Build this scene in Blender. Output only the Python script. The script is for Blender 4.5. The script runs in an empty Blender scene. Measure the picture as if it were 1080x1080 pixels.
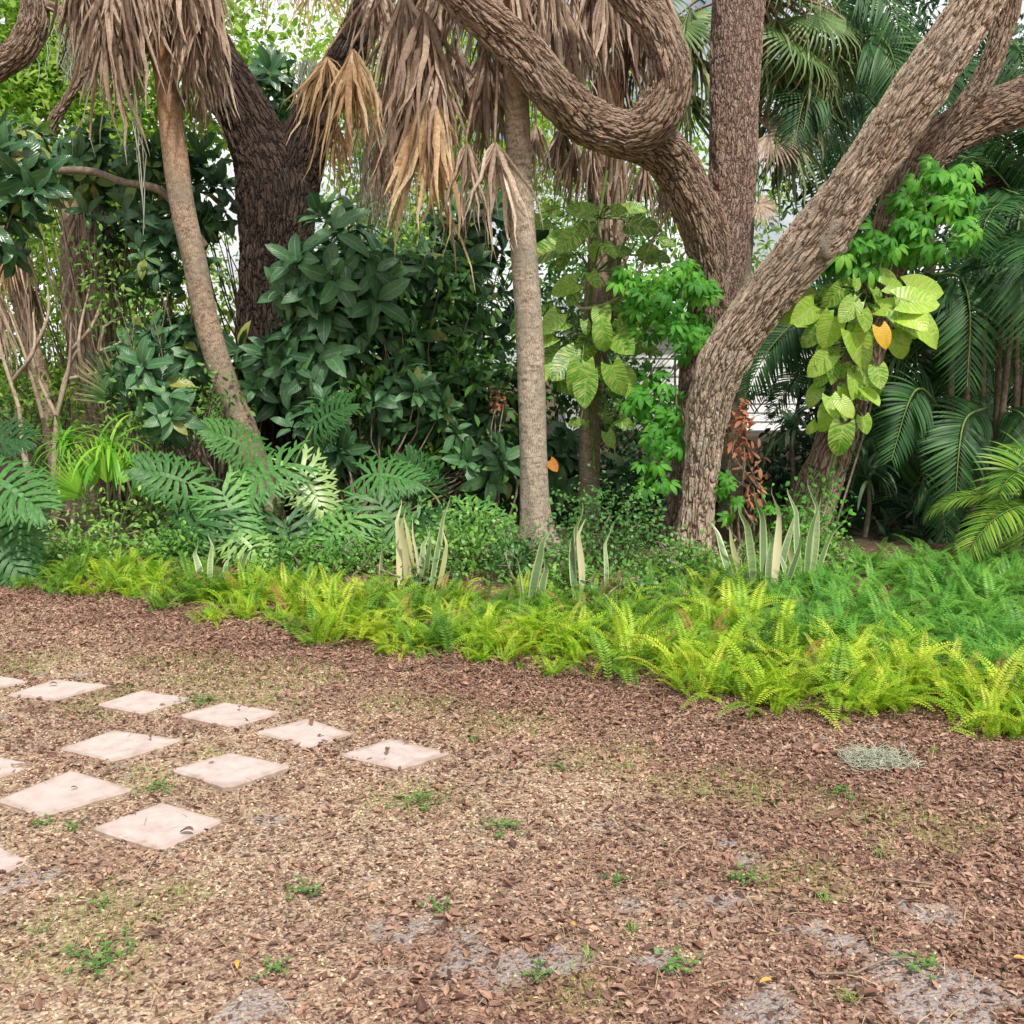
import bpy, math, random
import numpy as np
from mathutils import Vector
random.seed(7)
rng = np.random.default_rng(7)
sc = bpy.context.scene
COL = sc.collection
F = 1080.0
HOR = 380.0
CH = 1.6
PIT = math.atan((540 - HOR) / F)
PI = math.pi

# ------------------------------------------------------------------ camera
cam = bpy.data.objects.new('camera', bpy.data.cameras.new('camera'))
COL.objects.link(cam)
cam.location = (0, 0, CH)
cam.rotation_euler = (PI / 2 - PIT, 0, 0)
cam.data.sensor_width = 36
cam.data.lens = 36
cam.data.clip_end = 1000
sc.camera = cam


def P(px, py, Y):
    x = (px - 540) / F
    u = (540 - py) / F
    d = np.array([x, math.cos(PIT) + u * math.sin(PIT), -math.sin(PIT) + u * math.cos(PIT)])
    return d * (Y / d[1]) + np.array([0, 0, CH])


def G(px, py):
    x = (px - 540) / F
    u = (540 - py) / F
    d = np.array([x, math.cos(PIT) + u * math.sin(PIT), -math.sin(PIT) + u * math.cos(PIT)])
    return (d * (-CH / d[2]))[:2]


# ------------------------------------------------------------------ noise
def _h(ix, iy, s):
    n = (ix.astype(np.int64) * 374761393 + iy.astype(np.int64) * 668265263 + s * 1442695041) & 0x7fffffff
    n = ((n ^ (n >> 13)) * 1274126177) & 0x7fffffff
    return ((n ^ (n >> 16)) & 0xffff) / 65535.0


def vn(x, y, s=0):
    ix = np.floor(x); iy = np.floor(y)
    fx = x - ix; fy = y - iy
    fx = fx * fx * (3 - 2 * fx); fy = fy * fy * (3 - 2 * fy)
    a = _h(ix, iy, s); b = _h(ix + 1, iy, s); c = _h(ix, iy + 1, s); d = _h(ix + 1, iy + 1, s)
    return (a * (1 - fx) + b * fx) * (1 - fy) + (c * (1 - fx) + d * fx) * fy


def fbm(x, y, s=0, o=4):
    v = 0; a = .5; t = 0
    for i in range(o):
        v = v + a * vn(x * 2 ** i, y * 2 ** i, s + i * 17); t += a; a *= .5
    return v / t


def sst(a, b, x):
    t = np.clip((x - a) / (b - a), 0, 1)
    return t * t * (3 - 2 * t)


# ------------------------------------------------------------------ geometry containers
class Geo:
    """verts, quads, uv (across, along), rnd per vertex, material index per face"""
    def __init__(s, v, f, uv, r=None, m=None):
        s.v = np.asarray(v, float); s.f = np.asarray(f, int); s.uv = np.asarray(uv, float)
        s.r = np.zeros(len(s.v)) if r is None else np.asarray(r, float)
        s.m = np.zeros(len(s.f), int) if m is None else np.asarray(m, int)

    def mat(s, i):
        s.m[:] = i
        return s

    def xf(s, R=None, T=(0, 0, 0), sc_=1.0):
        v = s.v * sc_
        if R is not None:
            v = v @ np.asarray(R).T
        return Geo(v + np.asarray(T), s.f, s.uv, s.r, s.m)


def join(gs):
    gs = [g for g in gs if len(g.v)]
    off = 0; fs = []
    for g in gs:
        fs.append(g.f + off); off += len(g.v)
    return Geo(np.concatenate([g.v for g in gs]), np.concatenate(fs), np.concatenate([g.uv for g in gs]),
               np.concatenate([g.r for g in gs]), np.concatenate([g.m for g in gs]))


def many(g, R, T, S=None, rnd=None):
    """instances of g: R (N,3,3), T (N,3), S (N,), rnd (N,)"""
    N = len(T); n = len(g.v)
    R = np.asarray(R); T = np.asarray(T)
    if S is not None:
        R = R * np.asarray(S)[:, None, None]
    v = np.einsum('nij,vj->nvi', R, g.v) + T[:, None, :]
    f = g.f[None] + (np.arange(N) * n)[:, None, None]
    r = rng.random(N) if rnd is None else np.asarray(rnd)
    rr = (r[:, None] + g.r[None, :] * .35) % 1.0 if g.r.any() else np.repeat(r[:, None], n, 1)
    return Geo(v.reshape(-1, 3), f.reshape(-1, 4), np.tile(g.uv, (N, 1)), rr.reshape(-1), np.tile(g.m, N))


def unit(a):
    a = np.asarray(a, float)
    return a / np.maximum(np.linalg.norm(a, axis=-1, keepdims=True), 1e-9)


def frames(d, n):
    """(N,3,3): columns side, along d, normal ~ n"""
    d = unit(d); n = np.broadcast_to(np.asarray(n, float), d.shape)
    x = np.cross(d, n); bad = np.linalg.norm(x, axis=-1) < 1e-3
    x[bad] = np.cross(d[bad], [1.0, .3, .2])
    x = unit(x); z = np.cross(x, d)
    return np.stack([x, d, z], axis=-1)


def frame1(d, n):
    return frames(np.array([d], float), np.array([n], float))[0]


def build(name, g, mats, parent=None, smooth=True, loc=None):
    me = bpy.data.meshes.new(name)
    v = g.v if loc is None else g.v - np.asarray(loc)
    nf = len(g.f)
    me.vertices.add(len(v)); me.vertices.foreach_set('co', v.astype(np.float32).ravel())
    me.loops.add(nf * 4); me.loops.foreach_set('vertex_index', g.f.astype(np.int32).ravel())
    me.polygons.add(nf)
    me.polygons.foreach_set('loop_start', np.arange(0, nf * 4, 4, dtype=np.int32))
    me.polygons.foreach_set('material_index', g.m.astype(np.int32))
    me.polygons.foreach_set('use_smooth', np.full(nf, smooth))
    uvl = me.uv_layers.new(name='uv')
    uvl.data.foreach_set('uv', g.uv[g.f.ravel()].astype(np.float32).ravel())
    at = me.attributes.new('rnd', 'FLOAT', 'POINT')
    at.data.foreach_set('value', g.r.astype(np.float32))
    me.update(calc_edges=True)
    for m in (mats if isinstance(mats, (list, tuple)) else [mats]):
        me.materials.append(m)
    o = bpy.data.objects.new(name, me)
    COL.objects.link(o)
    if parent is not None:
        o.parent = parent
    elif loc is not None:
        o.location = loc
    return o


def tag(o, label=None, cat=None, group=None, kind=None):
    if label: o['label'] = label
    if cat: o['category'] = cat
    if group: o['group'] = group
    if kind: o['kind'] = kind
    return o


def empty(name, loc, label, cat, group=None, rz=0):
    o = bpy.data.objects.new(name, None)
    o.empty_display_size = .2
    COL.objects.link(o)
    o.location = tuple(float(c) for c in loc); o.rotation_euler = (0, 0, rz)
    return tag(o, label, cat, group)


def part(name, g, mats, root):
    """part built in world coordinates under an un-rotated root"""
    o = build(name, g, mats, None, loc=np.array(root.location))
    o.location = (0, 0, 0)
    o.parent = root
    return o


def copy_thing(root, loc, rz, s=1.0, label=None):
    c = root.copy(); COL.objects.link(c)
    c.location = tuple(float(a) for a in loc); c.rotation_euler = (0, 0, rz); c.scale = (s, s, s)
    if label: c['label'] = label
    for ch in list(root.children):
        d = ch.copy(); COL.objects.link(d); d.parent = c
    return c


# ------------------------------------------------------------------ materials
def newmat(name):
    m = bpy.data.materials.new(name); m.use_nodes = True
    nt = m.node_tree; nt.nodes.clear()
    return m, nt


class NT:
    def __init__(s, nt): s.nt = nt
    def n(s, t, **k):
        nd = s.nt.nodes.new(t)
        for a, b in k.items(): setattr(nd, a, b)
        return nd
    def l(s, a, b): s.nt.links.new(a, b)
    def attr(s, nm):
        a = s.n('ShaderNodeAttribute'); a.attribute_name = nm; return a
    def math(s, op, a, b=None, c=None, clamp=False):
        m = s.n('ShaderNodeMath', operation=op); m.use_clamp = clamp
        for i, x in enumerate((a, b, c)):
            if x is None: continue
            if isinstance(x, (int, float)): m.inputs[i].default_value = x
            else: s.l(x, m.inputs[i])
        return m.outputs[0]
    def ramp(s, fac, stops, interp='LINEAR'):
        r = s.n('ShaderNodeValToRGB'); r.color_ramp.interpolation = interp
        e = r.color_ramp.elements
        while len(e) < len(stops): e.new(.5)
        for i, (p, c) in enumerate(stops):
            e[i].position = p; e[i].color = (*c, 1) if len(c) == 3 else c
        s.l(fac, r.inputs[0]); return r.outputs[0]
    def mix(s, f, a, b, blend='MIX'):
        m = s.n('ShaderNodeMix', data_type='RGBA', blend_type=blend)
        for i, x in ((0, f), (6, a), (7, b)):
            if isinstance(x, (int, float)): m.inputs[i].default_value = x
            elif isinstance(x, tuple): m.inputs[i].default_value = (*x, 1)
            else: s.l(x, m.inputs[i])
        return m.outputs[2]
    def noise(s, vec, scale, detail=3, rough=.5, dist=0):
        n = s.n('ShaderNodeTexNoise'); n.inputs['Scale'].default_value = scale
        n.inputs['Detail'].default_value = detail; n.inputs['Roughness'].default_value = rough
        n.inputs['Distortion'].default_value = dist
        if vec is not None: s.l(vec, n.inputs['Vector'])
        return n
    def vor(s, vec, scale, feat='F1', rand=1):
        n = s.n('ShaderNodeTexVoronoi', feature=feat); n.inputs['Scale'].default_value = scale
        n.inputs['Randomness'].default_value = rand
        if vec is not None: s.l(vec, n.inputs['Vector'])
        return n
    def bump(s, h, strength=.3, dist=.01):
        b = s.n('ShaderNodeBump'); b.inputs['Strength'].default_value = strength
        b.inputs['Distance'].default_value = dist; s.l(h, b.inputs['Height']); return b.outputs[0]


def leafmat(name, stops, rough=.45, trans=.35, vein=.0, veincol=(.35, .5, .15), tcol=None, varieg=0,
            tipcol=None, side=0, spec=.4, band=None, objrand=.25, mottle=.25):
    m, nt = newmat(name); N = NT(nt)
    uv = N.n('ShaderNodeUVMap'); uv.uv_map = 'uv'
    sep = N.n('ShaderNodeSeparateXYZ'); N.l(uv.outputs[0], sep.inputs[0])
    U, V = sep.outputs[0], sep.outputs[1]
    r = N.attr('rnd').outputs['Fac']
    oi = N.n('ShaderNodeObjectInfo').outputs['Random']
    geo = N.n('ShaderNodeNewGeometry')
    n1 = N.noise(geo.outputs['Position'], 2.2, 2)
    f = N.math('ADD', N.math('MULTIPLY', r, .75), N.math('MULTIPLY', oi, objrand))
    f = N.math('ADD', f, N.math('MULTIPLY', N.math('SUBTRACT', n1.outputs[0], .5), .5), clamp=True)
    c = N.ramp(f, stops)
    if vein > 0 and spec >= .5 and not varieg:
        c = N.mix(N.math('MULTIPLY', N.math('GREATER_THAN', r, .965), .8), c, (.34, .33, .06))
    n2 = N.noise(geo.outputs['Position'], 45, 2) if mottle > .3 or vein > 0 else n1
    if n2 is not n1: c = N.mix(mottle, c, N.ramp(n2.outputs[0], [(.3, (.25, .25, .25)), (.7, (.85, .85, .8))]), 'OVERLAY')
    if tipcol:
        t = N.ramp(V, [(.55, (0, 0, 0)), (1, (1, 1, 1))])
        c = N.mix(N.math('MULTIPLY', t, N.math('GREATER_THAN', r, .45)), c, tipcol)
    ce = N.math('ABSOLUTE', N.math('SUBTRACT', U, .5))
    h = None
    if vein > 0:
        mid = N.math('LESS_THAN', ce, .035)
        sv = N.math('SUBTRACT', V, N.math('MULTIPLY', ce, .45))
        w = N.math('ABSOLUTE', N.math('SINE', N.math('MULTIPLY', sv, 34)))
        lat = N.math('LESS_THAN', w, .13)
        ve = N.math('MAXIMUM', mid, N.math('MULTIPLY', lat, .55))
        c = N.mix(N.math('MULTIPLY', ve, vein), c, veincol)
        h = N.math('SUBTRACT', w, N.math('MULTIPLY', mid, 1.5))
    if varieg:
        cmb = N.n('ShaderNodeCombineXYZ')
        N.l(N.math('MULTIPLY', ce, 2.5), cmb.inputs[0])
        N.l(N.math('MULTIPLY', N.math('SUBTRACT', V, N.math('MULTIPLY', ce, .5)), 22), cmb.inputs[1])
        N.l(N.math('ADD', N.math('MULTIPLY', r, 40), N.math('MULTIPLY', N.math('GREATER_THAN', U, .5), 7)), cmb.inputs[2])
        nn = N.noise(cmb.outputs[0], 1.0, 3, .6)
        k = N.ramp(nn.outputs[0], [(.49, (0, 0, 0)), (.57, (1, 1, 1))])
        c = N.mix(N.math('MULTIPLY', k, varieg), c, (.56, .64, .17))
    if band:
        nn = N.noise(geo.outputs['Position'], 12, 2)
        w = N.math('SINE', N.math('ADD', N.math('MULTIPLY', V, 95), N.math('MULTIPLY', nn.outputs[0], 14)))
        c = N.mix(N.math('MULTIPLY', N.math('GREATER_THAN', w, .1), .55), c, (.16, .24, .13))
        c = N.mix(N.math('GREATER_THAN', ce, .36), c, band)
    p = N.n('ShaderNodeBsdfPrincipled'); N.l(c, p.inputs['Base Color'])
    p.inputs['Roughness'].default_value = rough
    p.inputs['Specular IOR Level'].default_value = spec
    if h is not None: N.l(N.bump(h, .35, .004), p.inputs['Normal'])
    out = N.n('ShaderNodeOutputMaterial')
    if trans > 0:
        t = N.n('ShaderNodeBsdfTranslucent')
        tc = N.mix(.5, c, tcol, 'MIX') if tcol else c
        N.l(tc, t.inputs[0])
        mx = N.n('ShaderNodeMixShader'); mx.inputs[0].default_value = trans
        N.l(p.outputs[0], mx.inputs[1]); N.l(t.outputs[0], mx.inputs[2]); N.l(mx.outputs[0], out.inputs[0])
    else:
        N.l(p.outputs[0], out.inputs[0])
    return m


def oakbark(name, lo, mid, hi, lichen=.25, amp=.03, sx=26, sz=6.5):
    m, nt = newmat(name); N = NT(nt)
    tc = N.attr('tc').outputs['Vector']
    mp = N.n('ShaderNodeMapping'); N.l(tc, mp.inputs[0])
    mp.inputs['Scale'].default_value = (sx, sx, sz)
    w1 = N.noise(mp.outputs[0], .55, 3, .6)
    add = N.n('ShaderNodeVectorMath', operation='MULTIPLY_ADD')
    N.l(w1.outputs['Color'], add.inputs[0]); add.inputs[1].default_value = (2.6, 2.6, 3.2); N.l(mp.outputs[0], add.inputs[2])
    v1 = N.vor(add.outputs[0], 1.0, 'DISTANCE_TO_EDGE')
    v2 = N.vor(add.outputs[0], 2.3, 'DISTANCE_TO_EDGE')
    plate = N.ramp(v1.outputs[0], [(.0, (0, 0, 0)), (.13, (.62, .62, .62)), (.45, (1, 1, 1))])
    pl2 = N.ramp(v2.outputs[0], [(.0, (0, 0, 0)), (.2, (1, 1, 1))])
    nz = N.noise(mp.outputs[0], 3.0, 5, .65)
    h = N.math('ADD', N.math('MULTIPLY', plate, .7), N.math('MULTIPLY', pl2, .16))
    h = N.math('ADD', h, N.math('MULTIPLY', nz.outputs[0], .3))
    c = N.ramp(h, [(.12, lo), (.55, mid), (.98, hi)])
    big = N.noise(tc, 3.5, 4, .6)
    c = N.mix(N.ramp(big.outputs[0], [(.45, (0, 0, 0)), (.7, (.8, .8, .8))]), c, N.mix(.5, c, tuple(x * .72 for x in mid)))
    gp = N.noise(tc, 1.7, 3, .6)
    c = N.mix(N.ramp(gp.outputs[0], [(.42, (0, 0, 0)), (.62, (.55, .55, .55))]), c, N.mix(.6, c, tuple((x * .75 + sum(hi) / 12) for x in mid)))
    pk = N.noise(tc, 5.5, 3, .6)
    c = N.mix(N.math('MULTIPLY', N.ramp(pk.outputs[0], [(.56, (0, 0, 0)), (.68, (1, 1, 1))]), .35), c, tuple(x * y for x, y in zip(mid, (1.0, .78, .68))))
    li = N.noise(tc, 9, 5, .7)
    lf = N.math('MULTIPLY', N.math('MULTIPLY', N.ramp(li.outputs[0], [(.52, (0, 0, 0)), (.66, (1, 1, 1))]), h), lichen)
    c = N.mix(lf, c, tuple(x * 1.05 + .03 for x in (hi[2] * .95, hi[2] * 1.0, hi[2] * .86)))
    p = N.n('ShaderNodeBsdfPrincipled'); N.l(c, p.inputs['Base Color']); p.inputs['Roughness'].default_value = .9
    p.inputs['Specular IOR Level'].default_value = .2
    fine = N.noise(mp.outputs[0], 9, 4, .7)
    N.l(N.bump(N.math('ADD', h, N.math('MULTIPLY', fine.outputs[0], .2)), .55, .012), p.inputs['Normal'])
    out = N.n('ShaderNodeOutputMaterial'); N.l(p.outputs[0], out.inputs[0])
    d = N.n('ShaderNodeDisplacement'); d.inputs['Midlevel'].default_value = .75; d.inputs['Scale'].default_value = amp
    N.l(h, d.inputs['Height']); N.l(d.outputs[0], out.inputs[2])
    m.displacement_method = 'BOTH'
    return m


def palmbark(name, lo, mid, hi, top=None, zt=3.0):
    m, nt = newmat(name); N = NT(nt)
    tc = N.attr('tc').outputs['Vector']
    wn_ = N.noise(tc, 6, 3, .6)
    wv = N.n('ShaderNodeVectorMath', operation='MULTIPLY_ADD'); N.l(wn_.outputs['Color'], wv.inputs[0]); wv.inputs[1].default_value = (.03, .03, .1); N.l(tc, wv.inputs[2])
    mp = N.n('ShaderNodeMapping'); N.l(wv.outputs[0], mp.inputs[0]); mp.inputs['Scale'].default_value = (12, 12, 38)
    r1 = N.noise(mp.outputs[0], 1.0, 6, .72)
    mp2 = N.n('ShaderNodeMapping'); N.l(wv.outputs[0], mp2.inputs[0]); mp2.inputs['Scale'].default_value = (60, 60, 22)
    r2 = N.vor(mp2.outputs[0], 1.0, 'DISTANCE_TO_EDGE')
    r3 = N.noise(tc, 28, 5, .75)
    h = N.math('ADD', N.math('MULTIPLY', r1.outputs[0], .55), N.math('MULTIPLY', r3.outputs[0], .35))
    h = N.math('ADD', h, N.math('MULTIPLY', N.math('MINIMUM', r2.outputs[0], .25), .4))
    c = N.ramp(h, [(.4, lo), (.5, mid), (.62, hi)])
    b = N.noise(tc, 3, 4, .6)
    c = N.mix(N.ramp(b.outputs[0], [(.45, (0, 0, 0)), (.68, (.7, .7, .7))]), c, (.22, .2, .15))
    sp = N.noise(tc, 60, 3, .6)
    c = N.mix(N.ramp(sp.outputs[0], [(.6, (0, 0, 0)), (.72, (.5, .5, .5))]), c, (.45, .43, .38))
    if top:
        sep = N.n('ShaderNodeSeparateXYZ'); g = N.n('ShaderNodeNewGeometry'); N.l(g.outputs['Position'], sep.inputs[0])
        k = N.math('MULTIPLY', N.math('SUBTRACT', sep.outputs[2], zt), .8, clamp=True)
        c = N.mix(k, c, N.mix(.65, c, top))
    p = N.n('ShaderNodeBsdfPrincipled'); N.l(c, p.inputs['Base Color']); p.inputs['Roughness'].default_value = .85
    N.l(N.bump(h, .8, .012), p.inputs['Normal'])
    out = N.n('ShaderNodeOutputMaterial'); N.l(p.outputs[0], out.inputs[0])
    return m


def simple(name, stops, scale=20, rough=.8, bumps=.3, dist=.01, spec=.3):
    m, nt = newmat(name); N = NT(nt)
    g = N.n('ShaderNodeNewGeometry')
    n = N.noise(g.outputs['Position'], scale, 5, .65)
    c = N.ramp(n.outputs[0], stops)
    p = N.n('ShaderNodeBsdfPrincipled'); N.l(c, p.inputs['Base Color']); p.inputs['Roughness'].default_value = rough
    p.inputs['Specular IOR Level'].default_value = spec
    N.l(N.bump(n.outputs[0], bumps, dist), p.inputs['Normal'])
    out = N.n('ShaderNodeOutputMaterial'); N.l(p.outputs[0], out.inputs[0])
    return m


M = {}
M['oak_warm'] = oakbark('oak_bark_warm', (.085, .05, .033), (.37, .275, .205), (.63, .51, .405), .5, .042, 22, 4.6)
M['oak_grey'] = oakbark('oak_bark_grey', (.045, .027, .019), (.26, .175, .125), (.47, .35, .265), .45, .036, 25, 5)
M['oak_upright'] = oakbark('oak_bark_upright', (.065, .038, .028), (.28, .185, .145), (.45, .335, .275), .35, .022, 30, 9)
M['oak_dark'] = oakbark('oak_bark_dark', (.012, .008, .006), (.052, .035, .027), (.12, .085, .066), .12, .042, 20, 4)
M['palm_grey'] = palmbark('palm_trunk_grey', (.13, .1, .075), (.34, .27, .2), (.5, .42, .34), (.42, .2, .07), 3.1)
M['palm_brown'] = palmbark('palm_trunk_brown', (.11, .075, .05), (.3, .21, .145), (.45, .35, .26), (.42, .19, .06), 3.0)
M['dead'] = leafmat('dead_frond_tan', [(0, (.14, .095, .07)), (.35, (.33, .235, .175)), (.7, (.48, .37, .29)), (1, (.68, .57, .46))], .7, .25, mottle=.5)
M['dead_gold'] = leafmat('dead_frond_gold', [(0, (.26, .15, .07)), (.4, (.45, .29, .16)), (.75, (.6, .42, .25)), (1, (.72, .56, .38))], .7, .3, mottle=.5)
M['dead_grey'] = leafmat('dead_frond_grey', [(0, (.11, .07, .05)), (.35, (.3, .21, .155)), (.7, (.46, .345, .265)), (1, (.64, .52, .42))], .75, .2, mottle=.5)
M['dead_dark'] = leafmat('dead_frond_dark', [(0, (.05, .03, .02)), (.4, (.14, .085, .058)), (.8, (.28, .2, .15)), (1, (.4, .3, .23))], .75, .15, mottle=.5)
M['dead_pet'] = simple('dead_petiole', [(.3, (.16, .1, .07)), (.7, (.42, .3, .21))], 30)
M['fern_lime'] = leafmat('fern_lime', [(0, (.06, .17, .012)), (.2, (.17, .38, .02)), (.5, (.36, .58, .035)), (.8, (.54, .7, .05)), (1, (.7, .74, .1))], .5, .45, objrand=.4, mottle=.15)
M['fern_mid'] = leafmat('fern_mid', [(0, (.035, .12, .012)), (.5, (.11, .28, .025)), (1, (.28, .48, .05))], .5, .4, objrand=.4, mottle=.15)
M['fern_deep'] = leafmat('fern_deep', [(0, (.04, .15, .02)), (.5, (.1, .32, .035)), (1, (.24, .5, .07))], .5, .35, objrand=.4, mottle=.15)
M['fern_brown'] = leafmat('fern_brown', [(0, (.2, .1, .03)), (.5, (.4, .22, .07)), (1, (.5, .36, .12))], .7, .3)
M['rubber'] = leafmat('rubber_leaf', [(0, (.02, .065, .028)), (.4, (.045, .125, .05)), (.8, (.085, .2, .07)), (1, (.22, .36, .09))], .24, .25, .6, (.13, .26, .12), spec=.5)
M['rubber_lit'] = leafmat('rubber_leaf_lit', [(0, (.035, .1, .045)), (.4, (.065, .175, .07)), (.8, (.11, .25, .1)), (1, (.23, .4, .13))], .35, .25, .7, (.22, .38, .16), spec=.5)  # paler copy of the rubber leaf, lit look put into its colour
M['stem'] = simple('shrub_stem', [(.3, (.1, .07, .05)), (.7, (.3, .24, .18))], 25)
M['stem_pale'] = simple('pale_stem', [(.3, (.28, .2, .13)), (.7, (.55, .45, .34))], 25)
M['stem_green'] = simple('green_stem', [(.3, (.07, .14, .03)), (.7, (.18, .28, .07))], 25)
M['pothos'] = leafmat('pothos_leaf', [(0, (.035, .14, .015)), (.4, (.09, .28, .025)), (.8, (.19, .44, .04)), (1, (.38, .6, .07))], .4, .35, .45, (.35, .5, .12), varieg=.8, spec=.5)
M['pothos_bright'] = leafmat('pothos_leaf_bright', [(0, (.07, .24, .015)), (.4, (.16, .4, .025)), (.8, (.32, .58, .04)), (1, (.55, .72, .08))], .33, .35, .45, (.55, .65, .2), varieg=.85, spec=.5)
M['yellow_leaf'] = leafmat('yellow_leaf', [(0, (.7, .4, .02)), (1, (.8, .55, .05))], .45, .3, .4, (.8, .6, .1))
M['orange_leaf'] = leafmat('orange_leaf', [(0, (.55, .2, .03)), (1, (.65, .3, .05))], .45, .3, .4, (.7, .4, .1))
M['creeper'] = leafmat('creeper_leaf', [(0, (.03, .16, .015)), (.4, (.07, .3, .025)), (.8, (.14, .46, .04)), (1, (.3, .6, .06))], .45, .4, .5, (.2, .5, .1))
M['philo'] = leafmat('philodendron_leaf', [(0, (.02, .075, .022)), (.35, (.045, .15, .035)), (.7, (.09, .25, .055)), (1, (.26, .45, .13))], .5, .3, .0, spec=.4, mottle=.5)
M['philo_pale'] = leafmat('philodendron_pale', [(0, (.12, .3, .05)), (.5, (.3, .48, .14)), (1, (.5, .62, .3))], .38, .35, spec=.5)  # backlit paleness put into the leaf colour
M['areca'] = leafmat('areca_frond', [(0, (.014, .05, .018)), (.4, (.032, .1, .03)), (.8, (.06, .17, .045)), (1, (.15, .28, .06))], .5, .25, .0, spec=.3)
M['areca_lit'] = leafmat('areca_frond_lit', [(0, (.05, .15, .02)), (.4, (.12, .28, .03)), (.8, (.25, .4, .05)), (1, (.4, .5, .08))], .4, .35)  # yellow sunlight on the fronds put into the leaf colour
M['fan_green'] = leafmat('fan_palm_green', [(0, (.05, .12, .03)), (.4, (.11, .2, .06)), (.8, (.2, .32, .1)), (1, (.36, .45, .18))], .45, .3, tipcol=(.45, .34, .2))
M['fan_olive'] = leafmat('fan_palm_olive', [(0, (.05, .09, .03)), (.4, (.13, .2, .07)), (.75, (.26, .32, .13)), (1, (.48, .45, .25))], .5, .35)
M['fan_bright'] = leafmat('fan_palm_bright', [(0, (.08, .28, .02)), (.4, (.16, .44, .03)), (.8, (.32, .58, .06)), (1, (.5, .68, .12))], .42, .4)
M['snake'] = leafmat('snake_plant_leaf', [(0, (.07, .15, .06)), (.5, (.15, .25, .11)), (1, (.26, .36, .17))], .4, .1, band=(.5, .52, .25), spec=.5)
M['snake_pale'] = leafmat('snake_plant_bleached', [(0, (.45, .45, .2)), (.5, (.6, .56, .33)), (1, (.7, .62, .42))], .5, .15)
M['small'] = leafmat('small_leaf', [(0, (.06, .18, .03)), (.4, (.13, .31, .05)), (.8, (.26, .46, .09)), (1, (.5, .62, .22))], .42, .35)
M['small_dark'] = leafmat('small_leaf_dark', [(0, (.025, .09, .02)), (.4, (.06, .17, .04)), (.8, (.12, .27, .06)), (1, (.22, .4, .1))], .42, .3)
M['bg_backlit'] = leafmat('far_leaf_backlit', [(0, (.08, .2, .02)), (.35, (.2, .4, .04)), (.7, (.42, .6, .09)), (1, (.66, .76, .22))], .5, .5)  # brighter leaf colour stands in for backlight on far foliage
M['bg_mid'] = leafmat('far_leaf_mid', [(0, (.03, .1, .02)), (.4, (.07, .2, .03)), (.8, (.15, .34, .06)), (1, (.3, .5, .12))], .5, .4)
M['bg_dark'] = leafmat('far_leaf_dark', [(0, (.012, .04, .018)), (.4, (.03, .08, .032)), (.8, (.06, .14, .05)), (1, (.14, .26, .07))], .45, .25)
M['strap'] = leafmat('strap_leaf', [(0, (.05, .14, .06)), (.5, (.13, .25, .12)), (1, (.3, .42, .25))], .4, .3, band=None)
M['moss'] = simple('spanish_moss', [(.3, (.3, .32, .23)), (.7, (.55, .57, .45))], 40)
M['moss_fresh'] = leafmat('grass_blade', [(0, (.08, .2, .03)), (.5, (.2, .38, .06)), (1, (.42, .5, .14))], .6, .35)
M['clover'] = leafmat('weed_leaf', [(0, (.04, .13, .025)), (.5, (.09, .24, .045)), (1, (.18, .36, .08))], .5, .35)
M['drygrass'] = leafmat('dry_grass', [(0, (.3, .2, .1)), (.5, (.45, .36, .2)), (1, (.6, .52, .33))], .7, .3)
M['litter'] = leafmat('fallen_leaf', [(0, (.08, .036, .025)), (.25, (.18, .088, .06)), (.5, (.29, .158, .108)), (.75, (.4, .24, .17)), (.9, (.56, .4, .3)), (1, (.82, .7, .6))], .6, .1, objrand=0, mottle=.4)
M['litter_orange'] = leafmat('fallen_leaf_orange', [(0, (.6, .28, .04)), (1, (.7, .42, .1))], .6, .1)
M['chips'] = leafmat('gravel_chip', [(0, (.1, .06, .045)), (.2, (.2, .125, .09)), (.45, (.35, .235, .16)), (.7, (.49, .36, .25)), (.9, (.64, .52, .4)), (1, (.85, .78, .7))], .8, 0, objrand=0, mottle=.4)
M['mulch'] = leafmat('dark_mulch', [(0, (.06, .033, .026)), (.3, (.16, .09, .066)), (.6, (.28, .17, .125)), (.85, (.43, .3, .235)), (1, (.72, .6, .52))], .85, 0, objrand=0, mottle=.4)
M['twig'] = simple('twig', [(.3, (.1, .07, .05)), (.7, (.35, .27, .2))], 40)
M['fruit'] = simple('red_brown_seed', [(.3, (.2, .06, .03)), (.7, (.4, .15, .08))], 60)
M['rust_vine'] = leafmat('rusty_dry_leaf', [(0, (.3, .1, .05)), (.5, (.5, .22, .12)), (1, (.62, .36, .2))], .7, .3)


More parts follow.
